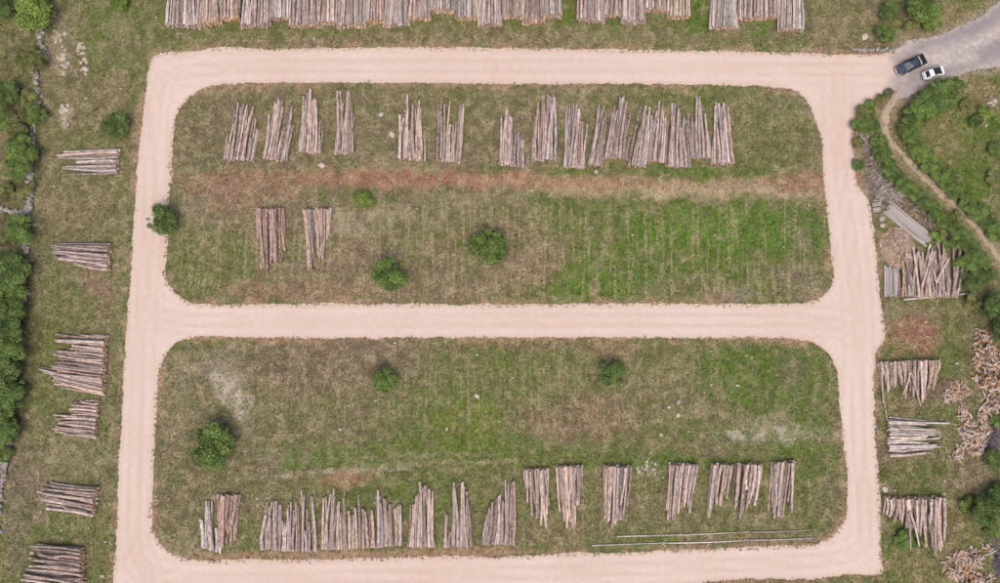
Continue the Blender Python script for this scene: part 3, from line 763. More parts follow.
RIGHTG = 'log piles along the right strip'
RIGHT = [((898,296),(958,297),(3,-60),(1,-60),[32,40,48,54,46,50,44,62,60,34],'pink',.2,1.3,'jumbled brown log heap beside the stack of pale boards',.11),
         ((880,362),(940,360),(4,60),(2,60),[44,30,28,26,46,34,38,40,30,30,26],'pink',.3,1.3,'brown log pile with butts uphill below the red bare patch',.04),
         ((889,420),(889,456),(60,2),(60,-1),[66,54,52,54,50,56,38],'white',.2,1.1,'pile of whitish logs lying crosswise on the right strip',.02),
         ((884,498),(944,498),(1,60),(5,60),[18,20,24,27,32,34,36,52,56,54,50],'pink',.9,1.7,'wide log pile with orange ends and short logs, lowest on the right strip',.05)]
for i, (a, b, d0, d1, pr, tone, fr, hg, lab, sk) in enumerate(RIGHT):
    log_pile(lab, a, b, d0, d1, pr, tone, fr, hg, group=RIGHTG, seed=170 + i, even=.35, skew=sk, cross=2, mess=(9, 2, 0, 4)[i])

def lone(label, a, b, r, tone, fresh=.2, group=None, name='loose_log', cat='log', meshes=POLES, seed=0, z=None):
    rnd = random.Random(seed)
    P, Q = G(*a, r), G(*b, r)
    P.z = r; Q.z = r * .75
    if z: P.z += z; Q.z += z
    o = put_log(None, Vector((0, 0, 0)), P, Q, r, lin(BARKS[tone]) / K * (.85 if name == 'wooden_pole' else 1), fresh, rnd, meshes, name)
    return tag(o, label, cat, group)
PG = 'long thin poles laid along the lower road'
for i, (a, b, tone, lab) in enumerate([((617,536.5),(683,535),'white','pale pole below the third uphill log pile, leftmost of the upper line'),
        ((684,535),(750,532),'tan','faint tan pole in the middle of the upper pole line'), ((751,532),(816,529),'tan','pale pole at the right end of the upper pole line'),
        ((592,545.5),(667,543),'white','pale pole at the left end of the lower pole line by the road'), ((668,543),(742,540),'white','white pole in the middle of the lower pole line by the road'),
        ((743,540),(816,537.5),'white','white pole at the right end of the lower pole line by the road')]):
    lone(lab, a, b, .12, tone, group=PG, name='wooden_pole', cat='pole', seed=200 + i)
lone('long pale log lying crosswise below the jumbled log heap', (903,299.5), (968,293.5), .2, 'white', seed=220)
lone('long leaning log at the left side of the pile below the red patch', (878,363), (887,419), .18, 'grey', seed=221)
lone('thin grey log lying crosswise just above the whitish log pile', (889,417), (956,424.5), .14, 'grey', seed=222)
lone('forked pale stick lying right of the bottom heap of firewood', (996,550), (983,556), .13, 'white', seed=223)

# ------------------------------------------------------------------ boards, firewood, brush
def board_mesh(name='board'):
    me = bpy.data.meshes.new(name)
    bm = bmesh.new()
    bmesh.ops.create_cube(bm, size=1)
    bmesh.ops.translate(bm, verts=bm.verts, vec=(0.5, 0, 0.5))
    bmesh.ops.bevel(bm, geom=bm.edges[:], offset=0.02, segments=1, affect='EDGES')
    bm.to_mesh(me); bm.free()
    me.materials.append(M_PLANK)
    return me
BOARD = board_mesh()

def board_stack(label, a, b, width, n, layers, th, jit, seed, name='board_stack'):
    rnd = random.Random(seed)
    P, Q = G(*a, .2), G(*b, .2)
    d = Q - P; d.z = 0
    rz = math.atan2(d.y, d.x)
    t = thing(name, label, 'boards', (P.x, P.y, 0), rz, 'stacks of boards')
    w = width / n
    for l in range(layers):
        for k in range(n):
            if l == layers - 1 and rnd.random() < 0.2: continue
            L = d.length * rnd.uniform(1 - jit, 1)
            ob('board', BOARD, None, t, (rnd.uniform(0, jit) * d.length * .6, (k + .5) * w - width / 2 + rnd.uniform(-.02, .02), l * (th + .012)),
               (0, 0, rnd.gauss(0, .012)), (L, w * rnd.uniform(.7, .9), th))
    return t
board_stack('stack of long pale grey boards lying diagonally beside the road', (886.5,207), (927,240), 2.3, 10, 5, .09, .12, 1)
board_stack('short grey boards at the left end of the jumbled log heap', (888,297), (888,267), 1.3, 4, 4, .08, .15, 2)
board_stack('short upright row of grey boards touching the jumbled heap', (896,297), (895.5,270), 1.0, 3, 5, .08, .2, 3)
board_stack('small white board bundle at the road edge above the long boards', (872,205), (881,203.5), .6, 3, 4, .08, .1, 4)
board_stack('small grey board bundle at the road edge beside the long boards', (873,210), (880,209), .8, 3, 3, .08, .1, 5)

def billet_mesh(seed):
    """split firewood: a wedge of a round log"""
    r = random.Random(seed)
    me = bpy.data.meshes.new('billet')
    k = r.choice((3, 4, 5))
    ring = [(math.cos(2 * math.pi * i / k + .4) * r.uniform(.8, 1.1), math.sin(2 * math.pi * i / k + .4) * r.uniform(.7, 1.0)) for i in range(k)]
    V = [(-.5 + r.uniform(-.03, .03), y, z) for y, z in ring] + [(.5 + r.uniform(-.03, .03), y * .95, z * .95) for y, z in ring]
    Fs = [(i, (i + 1) % k, k + (i + 1) % k, k + i) for i in range(k)] + [tuple(range(k))[::-1], tuple(range(k, 2 * k))]
    me.from_pydata(V, [], Fs)
    me.materials.append(BILMAT[seed % 3])
    me.update()
    return me
BILMAT = [M_BILLET, mat_wood('split_wood_grey', C(176, 160, 152), C(226, 212, 202)), mat_wood('split_wood_orange', C(164, 124, 96), C(214, 174, 130))]
BILLETS = [billet_mesh(i) for i in range(12)]
BILG = [m for i, m in enumerate(BILLETS) if i % 3 != 2]

def stick_stuff(blobs, n, L, r0, cols, seed, hgt=.5):
    r = np.random.RandomState(seed)
    co, fc, cc = [], [], []
    ar = np.array([b[2] * b[3] for b in blobs], float); ar /= ar.sum()
    for i in range(n):
        b = blobs[r.choice(len(blobs), p=ar)]
        a, q = r.uniform(0, 6.283), math.sqrt(r.rand())
        p = np.array(G(b[0] + b[2] * q * math.cos(a), b[1] + b[3] * q * math.sin(a)))
        p[2] = .05 + hgt * (1 - q * q) * r.rand()
        an, pi = r.uniform(0, 6.283), r.uniform(-.35, .35)
        d = np.array([math.cos(an) * math.cos(pi), math.sin(an) * math.cos(pi), math.sin(pi)]) * r.uniform(*L)
        s = np.cross(d, (0, 0, 1)); s /= np.linalg.norm(s)
        w = np.cross(s, d); w /= np.linalg.norm(w)
        rr = r.uniform(*r0)
        k = len(co)
        e = d + s * r.uniform(-.15, .15) * np.linalg.norm(d)
        for o, f in ((0, 1.0), (.5, .9), (1, .45)):
            m = p + (d * o if o < 1 else e) - d * .5
            m[2] = max(m[2], .03)
            for th in (0, 2.094, 4.189): co.append(m + rr * f * (s * math.cos(th) + w * math.sin(th)))
        for g in (0, 3):
            for j in range(3): fc.append((k + g + j, k + g + (j + 1) % 3, k + g + 3 + (j + 1) % 3, k + g + 3 + j))
        c = np.array(cols[r.randint(len(cols))]) * r.uniform(.7, 1.2)
        cc += [c] * 9
    me = mesh_np('sticks', co, fc, 4)
    set_col(me, 'Col', np.array(cc))
    return me

def heap(label, blobs, n, hgt, seed, orange=None, name='firewood_heap', size=(.6, 1.1)):
    """blobs: (u, v, ru, rv) in pixels"""
    rnd = random.Random(seed)
    c = G(blobs[0][0], blobs[0][1])
    t = thing(name, label, 'firewood', c, 0, 'firewood heaps')
    area = [b[2] * b[3] for b in blobs]
    me = stick_stuff(blobs, int(n * 2.2), (.3, 1.0), (.06, .14), [C(190, 158, 134), C(156, 120, 98), C(128, 98, 80), C(196, 154, 116), C(186, 164, 150)], seed + 70, hgt * .8)
    for v in me.vertices: v.co -= c
    tag(ob('splinters', me, M_STICK, t), None, None, kind='stuff')
    for i in range(n):
        b = rnd.choices(blobs, area)[0]
        a, q = rnd.uniform(0, 6.283), math.sqrt(rnd.random())
        p = G(b[0] + b[2] * q * math.cos(a), b[1] + b[3] * q * math.sin(a), .2)
        r = rnd.uniform(.12, .2)
        zz = .1 + hgt * (1 - q * q) * rnd.random()
        me = rnd.choice(BILLETS if (orange and math.hypot(p.x - orange[0], p.y - orange[1]) < orange[2]) else BILG)
        ob('firewood_log', me, None, t, (p.x - c.x, p.y - c.y, zz), (rnd.uniform(-.3, .3), rnd.uniform(-.35, .35), rnd.uniform(0, 6.28)), (rnd.uniform(*size), r, r))
    return t
og = G(982, 362)
heap('large firewood heap with orange split logs at the right edge', [(984,352,14,14),(990,375,18,18),(995,400,12,16),(982,335,7,8),(1000,420,8,12),(1004,370,16,22)], 300, .9, 1, (og.x, og.y, 4.5))
heap('small round firewood heap left of the large one', [(957,391,12,10),(950,396,7,6)], 75, .6, 2, (og.x, og.y, 8))
heap('loose scatter of firewood right of the whitish log pile', [(968,428,8,13),(975,445,12,11),(963,412,5,9),(958,452,6,8),(986,415,9,9),(984,432,8,8)], 190, .45, 3)
heap('firewood heap in the bottom right corner of the photo', [(958,566,15,14),(972,560,12,12),(975,580,18,8),(988,548,5,4)], 190, .7, 4, (G(965,578).x, G(965,578).y, 2.5))

def mound(label, u, v, ru, rv, h, mat, name, cat, seed):
    c = G(u, v)
    t = thing(name, label, cat, c)
    n, m = 28, 9
    V, Fs = [(0, 0, h)], []
    sx, sy = ru * .163, rv * .163
    for i in range(1, m + 1):
        f = i / m
        for k in range(n):
            a = 2 * math.pi * k / n
            e = 1 + .22 * (float(fbm(np.array(math.cos(a) * 1.3 + seed), np.array(math.sin(a) * 1.3), seed, 3)) - .5) * 2
            zz = h * (1 - f * f) * (.75 + .5 * float(vnoise(np.array(f * 4 + math.cos(a) * 2), np.array(math.sin(a) * 3.0), seed))) - .01
            V.append((sx * f * e * math.cos(a), sy * f * e * math.sin(a), max(zz, -.01)))
    for k in range(n): Fs.append((0, 1 + k, 1 + (k + 1) % n))
    for i in range(m - 1):
        for k in range(n):
            a, b = 1 + i * n + k, 1 + i * n + (k + 1) % n
            Fs.append((a, a + n, b + n, b))
    me = bpy.data.meshes.new('mound'); me.from_pydata(V, [], Fs); me.update()
    for p in me.polygons: p.use_smooth = True
    ob('mound', me, mat, t)
    return t, c
t, c = mound('heap of tan bark chips and offcuts beside the long boards', 897, 248, 17, 20, .9, mat_stone('bark_chips', C(150, 128, 112), C(196, 172, 154)), 'wood_chip_heap', 'wood chips', 3)
me = stick_stuff([(895,243,15,15),(900,258,13,10)], 1300, (.35, 1.0), (.05, .11), [C(226, 206, 190), C(212, 186, 168), C(176, 148, 132), C(222, 184, 140), C(232, 214, 204)], 5, 1.0)
for v in me.vertices: v.co -= c
tag(ob('wood_chips', me, M_STICK, t), None, None, kind='stuff')

def brush(label, blobs, n, seed, cols, L=(1.0, 3.2)):
    c = G(blobs[0][0], blobs[0][1])
    t = thing('brushwood_heap', label, 'brushwood', c, 0, 'brushwood heaps')
    me = stick_stuff(blobs, n, L, (.03, .075), cols, seed, .5)
    for v in me.vertices: v.co -= c
    tag(ob('branches', me, M_STICK, t), None, None, kind='stuff')
GREYW = [C(206, 194, 184), C(174, 160, 148), C(220, 210, 200), C(140, 124, 110)]
brush('tangled heap of bleached grey branches above the long boards', [(880,187,10,9),(893,194,10,7),(886,197,9,6)], 420, 11, GREYW)
brush('strip of grey dead branches between road bend and hedge', [(868,140,5,12),(872,158,6,10),(876,172,6,8)], 110, 12, GREYW)
brush('grey brushwood strip between the boards and the hedge', [(915,208,14,6),(930,222,10,6),(905,200,8,5),(940,240,8,6)], 90, 13, [C(180, 164, 150), C(150, 132, 118)])
brush('grey brush at the right edge beside the scattered firewood', [(996,432,7,14),(990,445,5,8)], 220, 14, [C(130, 124, 128), C(106, 100, 106), C(160, 152, 152)], (.5, 1.8))
brush('grey brush in the bottom right corner beside the firewood', [(999,562,5,14)], 90, 15, [C(130, 122, 130), C(106, 98, 108), C(160, 150, 154)], (.5, 1.8))
brush('pale twigs scattered between a brown log pile and the small firewood heap', [(945,385,12,8),(938,395,8,5)], 130, 16, [C(186, 164, 142), C(160, 138, 118)], (.5, 1.6))

# ------------------------------------------------------------------ stones
def rock_mesh(seed):
    bm = bmesh.new()
    bmesh.ops.create_icosphere(bm, subdivisions=1, radius=1)
    r = random.Random(seed)
    for v in bm.verts:
        v.co *= r.uniform(.72, 1.15)
        v.co.z *= .7
    me = bpy.data.meshes.new('rock'); bm.to_mesh(me); bm.free()
    return me
ROCKS, STONES = [rock_mesh(i) for i in range(6)], [rock_mesh(40 + i) for i in range(6)]
for m in ROCKS: m.materials.append(M_ROCK)
for m in STONES: m.materials.append(M_STONE)

def stone_wall(label, line, seed, wid=.55, rows=2, size=(.22, .42)):
    rnd = random.Random(seed)
    L = catmull(w2(line), .42, False)
    c = Vector((*L[0], 0))
    t = thing('stone_fence', label, 'stone wall', c, 0, 'dry stone walls')
    for p in L:
        for k in range(rows):
            s = rnd.uniform(*size)
            ob('stone', rnd.choice(STONES), None, t, (p[0] - c.x + rnd.uniform(-wid, wid), p[1] - c.y + rnd.uniform(-.2, .2), s * .5 + (.3 if rnd.random() < .3 else 0)),
               (rnd.uniform(-.3, .3), rnd.uniform(-.3, .3), rnd.uniform(0, 6)), (s * rnd.uniform(.9, 1.5), s, s))
stone_wall('tumbled grey stone wall below the bright tree in the top left', [(41,31),(42,42),(46,55)], 1, .55, 3)
stone_wall('thin broken stone wall piece between two shrubs on the left', [(36,72),(37,85),(40,96)], 2, .3, 2)
stone_wall('ruined stone wall running down from the left edge shrubs', [(38,103),(34,122),(33,140),(31,160),(31,178)], 3, .35, 2)
stone_wall('grey stone wall corner near the left edge with a sharp bend', [(31,172),(32,190),(31,204),(27,211),(14,212),(0,207),(-14,203)], 4, .4, 3)
stone_wall('short grey wall remnant left of the second log pile', [(28,241),(26,252)], 5, .5, 3)
stone_wall('short slanting wall remnant beside the dense dark wood', [(28,292),(22,303)], 6, .4, 3)
stone_wall('pale stones at the left edge near the bottom', [(9,438),(4,470),(0,490),(-2,530)], 7, .6, 3)
stone_wall('low pale kerb of stones at the road edge near the pickup', [(853,50),(862,50.5),(874,50),(884,50),(893,52)], 8, .3, 3, (.2, .34))

def outcrop(label, pts, seed):
    rnd = random.Random(seed)
    c = G(pts[0][0], pts[0][1])
    t = thing('limestone_outcrop', label, 'rocks', c, 0, 'limestone outcrops')
    for (u, v, r) in pts:
        for k in range(5):
            p = G(u + rnd.gauss(0, 2.0), v + rnd.gauss(0, 2.8))
            s = r * .163 * rnd.uniform(.35, .8)
            ob('rock', rnd.choice(ROCKS), None, t, (p.x - c.x, p.y - c.y, s * .08), (0, 0, rnd.uniform(0, 6)), (s, s * rnd.uniform(.6, 1.1), s * .35))
outcrop('pale pink rock outcrop, right one of the top left group', [(81,44,4),(80,54,4.5),(83,63,4),(85,71,4)], 1)
outcrop('whitish rock patch left of the pink outcrop in the top left', [(61,52,4),(64,60,4.5),(66,68,3.5),(62,74,3)], 2)
outcrop('small pale rocks above the whitish patch in the top left', [(58,30,3),(61,36,3.5),(57,39,3)], 3)
outcrop('pale rock patch between the left shrubs and round bush', [(63,112,4.5),(66,108,4),(64,122,3)], 4)
outcrop('whitish stones in the green turf right of two uphill piles', [(640,471,3),(646,469,3.5),(655,467,3)], 5)
outcrop('pale stones in rough grass of the upper right field', [(988,118,3),(992,104,3.5),(985,122,2.5)], 6)

rnd = random.Random(5)
SPOT = [((669,407,2.2),'leftmost white stone of three close together in the lower island'),((679,402,2.8),'largest and topmost of three close white stones in lower island'),((678,415,2.3),'lowest of three white stones close together in the lower island'),
        ((477,396,3.0),'lone white boulder right of the middle shrub in lower island'),((447,429,1.8),'tiny white stone below the lone boulder in lower island'),((661,435,2.2),'white stone nearest the middle of the lower island right half'),
        ((881,219,3.4),'white boulder at the road edge beside the long boards'),((882,226,2.6),'pale grey stone below the white roadside boulder'),((884,489,3.6),'pale flat stone at the road edge above the orange-ended pile'),
        ((948,90,.1),None),((864,38,4),'grey boulder in the grass near the pickup'),((392,135,3.4),'pale flat stone left of the fifth upper log pile'),((381,115,3),'pale stone between the fourth and fifth upper piles'),
        ((322,166,3.6),'yellowish flat stone at the edge of the red soil band'),((596,172,2.4),'small white stone below the tenth upper log pile'),((987,410,3),'round pale stone at the right edge by the scattered firewood')]
for i, ((u, v, r), lab) in enumerate(SPOT):
    if not lab: continue
    s = r * .163
    p = G(u, v)
    o = ob('boulder', ROCKS[i % 6], None, None, (p.x, p.y, s * .3), (0, 0, rnd.uniform(0, 6)), (s * 1.1, s * .9, s * .7))
    tag(o, lab, 'stone', 'single pale stones')
# small loose stones nobody could count
r = np.random.RandomState(9)
base = np.array([v.co[:] for v in ROCKS[0].vertices]); bf = np.array([p.vertices[:] for p in ROCKS[0].polygons])
n = 1500
px = np.concatenate([r.uniform(-85, 85, n), r.normal(*[0, 1], 0)]); py = r.uniform(-48, 60, n)
ix = np.clip(np.searchsorted(XS, px), 0, nx - 1); iy = np.clip(np.searchsorted(YS, py), 0, ny - 1)
ok = ~on_road[iy, ix] & (r.rand(n) < .25 + 1.2 * smooth(.5, .7, fbm(px * .12, py * .12, 99, 3)))
px, py = px[ok], py[ok]; n = len(px)
s = r.gamma(2.5, .045, n) + .05; a = r.uniform(0, 6.28, n)
co = np.empty((n, len(base), 3))
co[..., 0] = px[:, None] + s[:, None] * (base[:, 0] * np.cos(a)[:, None] - base[:, 1] * np.sin(a)[:, None])
co[..., 1] = py[:, None] + s[:, None] * .8 * (base[:, 0] * np.sin(a)[:, None] + base[:, 1] * np.cos(a)[:, None])
co[..., 2] = s[:, None] * (.15 + .55 * base[:, 2])
me = mesh_np('loose_stones', co.reshape(-1, 3), (bf[None] + (np.arange(n) * len(base))[:, None, None]).reshape(-1, 3), 3)
tag(ob('loose_stones', me, M_ROCK), 'small pale stones scattered through the turf', 'stones', kind='stuff')

# ------------------------------------------------------------------ trees and shrubs
def crown_mesh(seed, leaves=9000, lobes=40, size=.055, flat=.8):
    r = np.random.RandomState(seed)
    P, N, S = [], [], []
    cs = []
    for i in range(lobes):
        a, q = r.uniform(0, 6.283), math.sqrt(r.rand()) * (.70 if i % 5 else .76)
        zz = r.uniform(-.25, 1) * math.sqrt(max(0, 1 - q * q)) * .62
        cs.append((q * math.cos(a), q * math.sin(a), zz, r.uniform(.14, .34) * (1 if i % 5 else .65), r.uniform(.62, 1.35)))
    w = np.array([c[3] ** 2 for c in cs]); w /= w.sum()
    k = r.choice(lobes, leaves, p=w)
    cs = np.array(cs)
    d = r.normal(size=(leaves, 3)); d /= np.linalg.norm(d, axis=1)[:, None]
    d[:, 2] = np.where(d[:, 2] < -.3, -d[:, 2], d[:, 2])
    rad = cs[k, 3] * (1 - .5 * r.rand(leaves) ** 2 + .45 * r.rand(leaves) ** 4)
    p = cs[k, :3] + d * rad[:, None]
    p[:, 2] *= flat
    p[:, :2] -= (p[:, :2].max(0) + p[:, :2].min(0)) / 2
    p[:, :2] /= np.percentile(np.linalg.norm(p[:, :2], axis=1), 96)
    n = d + r.normal(size=(leaves, 3)) * .55 + np.array([0, 0, .45]); n /= np.linalg.norm(n, axis=1)[:, None]
    u = np.cross(n, r.normal(size=(leaves, 3))); u /= np.linalg.norm(u, axis=1)[:, None]
    v = np.cross(n, u)
    s = (size * r.uniform(.6, 1.35, leaves))[:, None]
    co = np.stack([p - u * s, p + v * s * .55, p + u * s, p - v * s * .55], 1).reshape(-1, 3)
    me = mesh_np('crown', co, np.arange(leaves * 4).reshape(-1, 4), 4)
    c = (cs[k, 4] * r.uniform(.45, 1.6, leaves))[:, None] * np.array([1, 1, 1.0])
    yel = (r.rand(leaves) < .25)[:, None]
    c = c * np.where(yel, np.array([1.35, 1.12, .8]), 1.0)
    set_col(me, 'Col', np.repeat(c, 4, 0))
    me.materials.append(M_LEAF)
    return me
CROWNS = [crown_mesh(500 + i) for i in range(7)]
LOOSE = [crown_mesh(600 + i, 4200, 26, .065, .7) for i in range(5)]

def trunk_mesh(seed, limbs=6):
    """tapered trunk with limbs spreading into the crown; unit crown radius, ground at z = 0, crown centre at z = 1"""
    r = random.Random(seed)
    V, Fs = [], []
    def tube(pts, rr, sides=6):
        b = len(V)
        for i, (p, q) in enumerate(zip(pts, rr)):
            for k in range(sides):
                a = 2 * math.pi * k / sides
                V.append((p[0] + q * math.cos(a), p[1] + q * math.sin(a), p[2]))
        for i in range(len(pts) - 1):
            for k in range(sides):
                a, c = b + i * sides + k, b + i * sides + (k + 1) % sides
                Fs.append((a, c, c + sides, a + sides))
        Fs.append(tuple(b + (len(pts) - 1) * sides + k for k in range(sides)))
    tube([(0, 0, -.02), (.02, .01, .35), (.04, .03, .7), (.03, .02, 1.1)], [.085, .065, .05, .03])
    for i in range(limbs):
        a = 2 * math.pi * (i + r.uniform(-.3, .3)) / limbs
        h, L = r.uniform(.3, .7), r.uniform(.4, .65)
        tube([(.02, .01, h), (math.cos(a) * L * .5, math.sin(a) * L * .5, h + .22), (math.cos(a) * L, math.sin(a) * L, h + .5)], [.035, .025, .01], 5)
    me = bpy.data.meshes.new('trunk'); me.from_pydata(V, [], Fs); me.update()
    me.materials.append(M_TRUNK)
    return me
TRUNKS = [trunk_mesh(i) for i in range(4)]

LEAFC = dict(mid=(.098, .154, .038), dark=(.080, .126, .036), bright=(.122, .180, .040), olive=(.130, .145, .050), grey=(.105, .120, .075))
VR = random.Random(77)
def tree(label, u, v, rp, tone='mid', low=False, group=None, kind='tree', asp=1.0, loose=False):
    """crown of rp pixels radius seen at (u, v)"""
    hc = rp * .163 * (.5 if low else .66)
    p = G(u, v, hc)
    s = rp * .163 * VR.uniform(.9, .99)
    t = thing(kind, label, 'shrub' if kind == 'shrub' else 'tree', (p.x, p.y, 0), 0, group)
    rz = VR.uniform(0, 6.283)
    c = VR.uniform(.88, 1.12)
    cr = ob('foliage' if kind == 'shrub' else 'crown', VR.choice(LOOSE if loose else CROWNS), None, t, (0, 0, hc), (0, 0, rz), (s, s * asp, s * (.62 if low else .8)))
    cr.color = (*(np.array(LEAFC[tone]) * c), 1)
    ob('stem' if kind == 'shrub' else 'trunk', VR.choice(TRUNKS), None, t, (0, 0, 0), (0, 0, VR.uniform(0, 6)), (s, s, hc))
    return t
G1 = 'lone round trees in the yard'
for a in [('round dark tree overhanging the left road', 163, 219, 15, 'dark'), ('round tree at the middle of the upper island', 487, 247, 18, 'mid'), ('round tree near the lower road of the upper island', 391, 275, 18, 'mid'),
          ('largest round green tree in the left of the lower island', 213, 447, 21, 'mid'), ('small green tree under the middle road, left of two', 385, 379, 13, 'mid'),
          ('small dark green tree under the middle road, right of two', 611, 373, 13, 'dark'), ('round green bush beside the upper left road', 116, 126, 13, 'dark')]:
    tree(*a, group=G1)
tree('low sprawling green shrub just below the red soil band', 366, 198, 10, 'bright', True, G1, 'shrub', .7, True)

LW = 'trees and shrubs along the left edge'
LEFTV = [(33,13,21,'bright',0),(2,4,14,'dark',0),(31,60,15,'olive',0),(5,95,14,'dark',0),(30,97,9,'olive',1),(36,114,10,'mid',0),(17,124,15,'olive',1),(3,122,12,'mid',0),(23,150,16,'mid',0),(20,165,15,'mid',0),(26,190,10,'olive',1),(8,192,10,'olive',1),
         (22,230,15,'mid',0),(8,232,12,'olive',1),(10,270,18,'dark',0),(14,286,15,'mid',0),(-2,292,17,'dark',0),(8,312,17,'dark',0),(6,334,19,'dark',0),(-8,352,17,'mid',0),(10,356,17,'mid',0),(4,378,19,'dark',0),(9,398,17,'dark',0),(-3,416,18,'mid',0),(7,430,13,'dark',0),(5,452,9,'mid',1)]
for i, (u, v, r_, tn, lo) in enumerate(LEFTV):
    tree('%s %s at the left edge, %s counted downwards' % ({'mid': 'green', 'dark': 'dark green', 'bright': 'bright green', 'olive': 'olive green', 'grey': 'greyish'}[tn], 'shrub' if lo else 'leafy tree', ORD[i] if i < 26 else 'last'),
         u, v, r_, tn, bool(lo), LW, 'shrub' if lo else 'tree', VR.uniform(.85, 1.1), bool(lo))
HO = 'shrubs of the hedge right of the footpath'
OUT = [(944,92,14,'mid'),(933,99,13,'dark'),(921,108,13,'mid'),(911,118,11,'mid'),(907,131,11,'mid'),(910,144,10,'mid'),(918,154,9,'mid'),(927,165,9,'mid'),(936,173,9,'mid'),(945,182,9,'bright'),(953,192,9,'mid'),(963,203,8,'mid'),(973,213,9,'mid'),(983,222,8,'dark'),(994,232,9,'mid')]
for i, (u, v, r_, tn) in enumerate(OUT):
    tree('leafy green shrub right of the footpath, %s in the hedge from the white car' % ORD[i], u + 2.5, v - 1, r_ * 1.15, tn, True, HO, 'shrub', VR.uniform(.8, 1.1))
HI = 'shrubs of the hedge left of the footpath'
INN = [(866,112,8,'olive'),(873,105,7,'mid'),(862,124,8,'mid'),(874,125,8,'mid'),(881,140,8,'mid'),(884,152,9,'dark'),(890,165,9,'mid'),(898,174,9,'dark'),(908,184,9,'mid'),(917,192,8,'mid'),(927,200,9,'dark'),(937,209,9,'mid'),(947,218,9,'mid'),(957,227,9,'dark'),(966,238,9,'mid'),(974,249,10,'dark'),(981,261,10,'mid'),(989,275,10,'dark'),(966,262,9,'mid'),(975,280,10,'dark')]
for i, (u, v, r_, tn) in enumerate(INN):
    tree('leafy green shrub left of the footpath, %s counted from the road junction' % ORD[i], u - 3, v + 1, r_ * 1.08, tn, True, HI, 'shrub', VR.uniform(.8, 1.1))
MISC = [(888,12,11,'dark',0,'dark tree at the top edge nearest the road junction'),(885,33,10,'mid',0,'green tree just above the roadside kerb stones'),(920,8,16,'mid',0,'large green tree at the top edge left of the grey road'),(930,20,12,'bright',1,'bright shrub beside the grey road at the top edge'),
        (910,24,9,'olive',1,'olive shrub between the two top edge trees'),(858,165,7,'mid',1,'small shrub at the road bend above the grey branches'),(857,143,6,'olive',1,'small olive shrub on the right road edge'),(936,235,8,'bright',1,'bright shrub right of the long boards'),
        (985,112,8,'bright',1,'bright yellow-green shrub in the right field'),(976,121,7,'dark',1,'dark shrub beside the yellow-green one in the field'),(965,105,6,'olive',1,'olive shrub in the field right of the white car'),(995,148,7,'mid',1,'green shrub at the right edge of the field'),
        (992,178,8,'olive',1,'olive shrub low in the right field'),(955,215,6,'olive',1,'olive shrub on the footpath verge'),(996,305,15,'dark',0,'dark tree at the right edge above the firewood'),(1006,325,15,'dark',0,'dark tree half cut by right edge beside the firewood'),
        (972,300,10,'olive',1,'olive shrub right of the jumbled log heap'),(998,420,8,'mid',1,'green shrub at the right edge between firewood heaps'),(993,458,10,'dark',1,'dark shrub at the right edge below scattered firewood'),(985,510,15,'dark',0,'dark green tree near the right edge above the bottom firewood'),
        (968,505,9,'mid',1,'green shrub left of the dark tree near bottom right'),(998,493,11,'mid',0,'green tree cut by the right edge near the bottom'),(991,530,9,'mid',1,'shrub between the dark tree and bottom firewood heap'),(903,541,10,'mid',1,'low green shrub below the orange-ended pile on the right'),
        (918,541,6,'mid',1,'small green shrub right of the low bright one'),(950,245,8,'mid',1,'shrub between the jumbled log heap and hedge'),(120,3,9,'bright',1,'bright shrub at the top edge left of the log row'),(882,97,6,'olive',1,'dry shrub on the corner of the road junction'),(889,93,5,'grey',1,'grey leafless bush at the road junction corner')]
for (u, v, r_, tn, lo, lab) in MISC:
    tree(lab, u, v, r_, tn, bool(lo), 'other shrubs and trees on the right side', 'shrub' if lo else 'tree', VR.uniform(.85, 1.1), bool(lo and VR.random() < .6))

# ------------------------------------------------------------------ vehicles
M_NAVY = mat_paint('navy_paint', (.022, .030, .050), .3, .12)
M_WHITE = mat_paint('white_paint', (.78, .78, .78), .3, .05)
M_GLASS = mat_plain('dark_glass', (.012, .016, .020), .06, 0, .6, .05)
M_WSCR = mat_plain('windscreen_glass_painted_sky', (.11, .13, .14), .05, 0, .9, .05)  # pickup windscreen: sky reflection painted in as a lighter glass colour
M_TYRE = mat_plain('rubber', (.018, .018, .018), .9, 0, .2)
M_RIM = mat_plain('alloy', (.45, .45, .47), .35, .9)
M_BLACK = mat_plain('black_plastic', (.02, .02, .022), .6, 0, .4)
M_CHROME = mat_plain('chrome', (.75, .76, .78), .22, .9)
M_LAMP = mat_plain('lamp_glass', (.6, .62, .64), .1, 0, .8)
M_RED = mat_plain('red_lamp', (.35, .02, .015), .2, 0, .6)

def ring(w, z0, z1, top=1.0, n=20, e=4.0):
    """rounded section: half width w at the bottom, w*top at the top"""
    R_ = []
    for k in range(n):
        a = 2 * math.pi * (k + .5) / n
        c, s = math.cos(a), math.sin(a)
        y, zz = math.copysign(abs(c) ** (2 / e), c), math.copysign(abs(s) ** (2 / e), s)
        f = (zz + 1) / 2
        R_.append((y * w * (1 + (top - 1) * f), z0 + (z1 - z0) * f))
    return R_

def loft(name, secs, mat, parent, n=20, smooth_=True):
    V, Fs = [], []
    for x, rg in secs: V += [(x, y, z) for y, z in rg]
    for i in range(len(secs) - 1):
        for k in range(n):
            a, b = i * n + k, i * n + (k + 1) % n
            Fs.append((a, a + n, b + n, b))
    Fs.append(tuple(range(n))); Fs.append(tuple(range((len(secs) - 1) * n, len(secs) * n))[::-1])
    me = bpy.data.meshes.new(name); me.from_pydata(V, [], Fs); me.update()
    bm = bmesh.new(); bm.from_mesh(me); bmesh.ops.recalc_face_normals(bm, faces=bm.faces); bm.to_mesh(me); bm.free()
    for p in me.polygons: p.use_smooth = smooth_ and len(p.vertices) == 4
    return ob(name, me, mat, parent)

